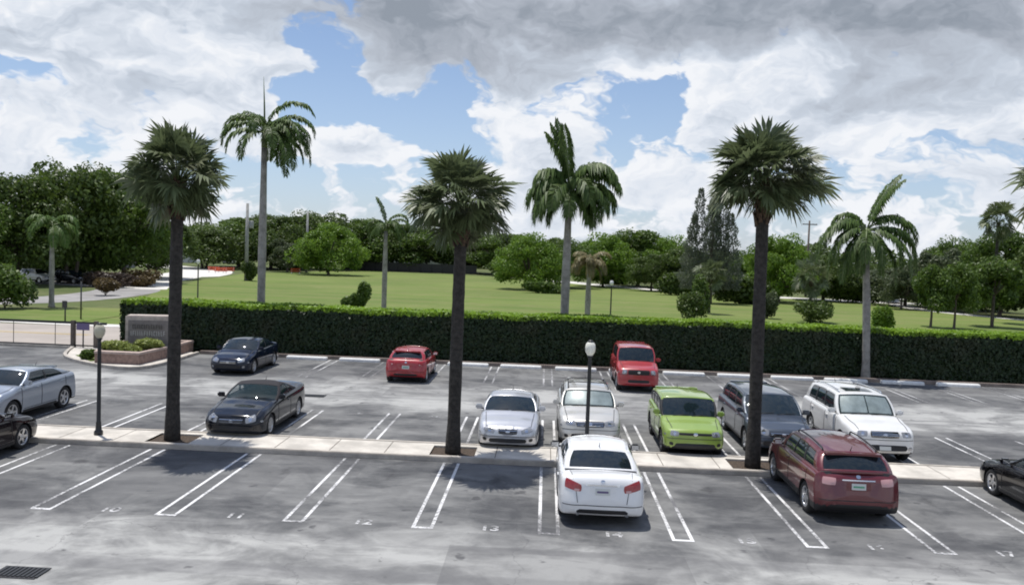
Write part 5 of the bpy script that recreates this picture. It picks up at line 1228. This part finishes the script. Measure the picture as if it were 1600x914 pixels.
car('white_suv', 'off white suv with roof bars and sunshade behind the white sedan', 'car', spec(SUV, L=4.75, W=1.88, H=1.62, crossbars=(.3, .7), shade_=True, head=(.50, .86, .74, .88, .03), grille=(.44, .72, .88), intake=(.6, .36, .52)), P['champagne'], 1.45, 24.05, 'out')
car('lime_hatchback', 'boxy lime green hatchback facing out beside the grey minivan', 'car', spec(BOXY, head=(.55, .84, .66, .80, .02), grille=(.52, .70, .77), bars=0, intake=(.64, .31, .47), tiltf=.12, blackpillar=True, glassmat=M['glass'], darkrim=True, rdrop_f=.0), P['green'], 4.42, 23.65, 'out')
car('grey_minivan', 'slate grey minivan partly behind the third median palm trunk', 'car', spec(SUV, L=5.05, W=1.93, H=1.68, zn=.84, zc=1.08, zr=1.12, sc=1.0, srf=1.78, srr=4.55, sd=4.90, wb=3.0, fo=.93, win=[(.08, .34), (.37, .66), (.69, .92)], rails=False, clad=0, head=(.48, .86, .64, .80, .08), grille=(.42, .62, .76), box=.2), P['slate'], 7.10, 24.3, 'out')
car('large_white_suv', 'large white suv with sunroof and foil sunshade facing out beside the grey minivan', 'car', spec(SUV, L=4.95, W=1.94, H=1.84, r=.39, zn=1.0, zc=1.20, zr=1.24, zd=1.2, sc=1.28, srf=1.86, srr=4.55, sd=4.80, wb=2.85, fo=.92, shade_=True, sunroof=True, box=.6, tiltf=.15, head=(.55, .86, .82, .98, .0), grille=(.42, .80, .98), bars=4, intake=(.66, .44, .60), zb=.32, clad=.40, cabinmat=M['cabin_tan'], railmat=M['chrome'], front_plate=True, fogbright=True), P['pearl'], 9.88, 24.0, 'out')
car('white_sedan', 'white sedan nosed up to the median with red taillights facing us', 'car', spec(SEDAN, L=4.85, W=1.88, H=1.43, sc=1.35, srf=2.02, srr=3.30, sd=4.07, wb=2.84, fo=.98, r=.345, tail=(.52, .95, .70, .90, .13), tail_in=.05, plate_z=.70, trunk_lines=True, motif=M['purple'], rear_chrome=True, exhaust=True, mirrormat=M['plastic'], wbelt_r=.86, spokes=6), P['white'], 1.36, 17.3, 'in')
car('dark_red_suv', 'dark red suv nosed up to the median right of the third median palm', 'car', spec(SUV, L=4.5, W=1.88, H=1.63, zr=1.12, zd=1.08, srr=3.95, sd=4.35, tail=(.58, .92, .86, 1.02, .02), tailmat=M['lamp_pale'], plate_z=.78, rear_chrome=True, rdrop_r=.10, clad=.42, sideglass=M['glass']), P['maroon'], 7.06, 18.35, 'in')
car('black_sedan', 'black sedan nosed up to the median at the bottom right edge of the picture', 'car', spec(SEDAN, L=4.8, H=1.42), P['black'], 12.42, 17.6, 'in')
GF = 'cars parked under the fig trees'
for (px, Y, sp, pm, lab, nm) in [(40, 95, SUV, 'pearl', 'white suv parked in the shade at the far left under the fig trees', 'parked_suv'), (132, 98, SEDAN, 'silver', 'silver sedan parked in the shade behind the young palm', 'parked_sedan'),
        (95, 96, SUV, 'charcoal', 'dark suv parked in the shade left of the silver sedan', 'parked_suv'), (352, 205, SUV, 'white', 'tiny white van at the end of the white path', 'parked_van')]:
    o = car(nm, lab, 'car', spec(sp, group=GF), P[pm], at(px, 430, Y)[0], Y, 'out')
    if Y < 110: o.rotation_euler[2] += 1.2
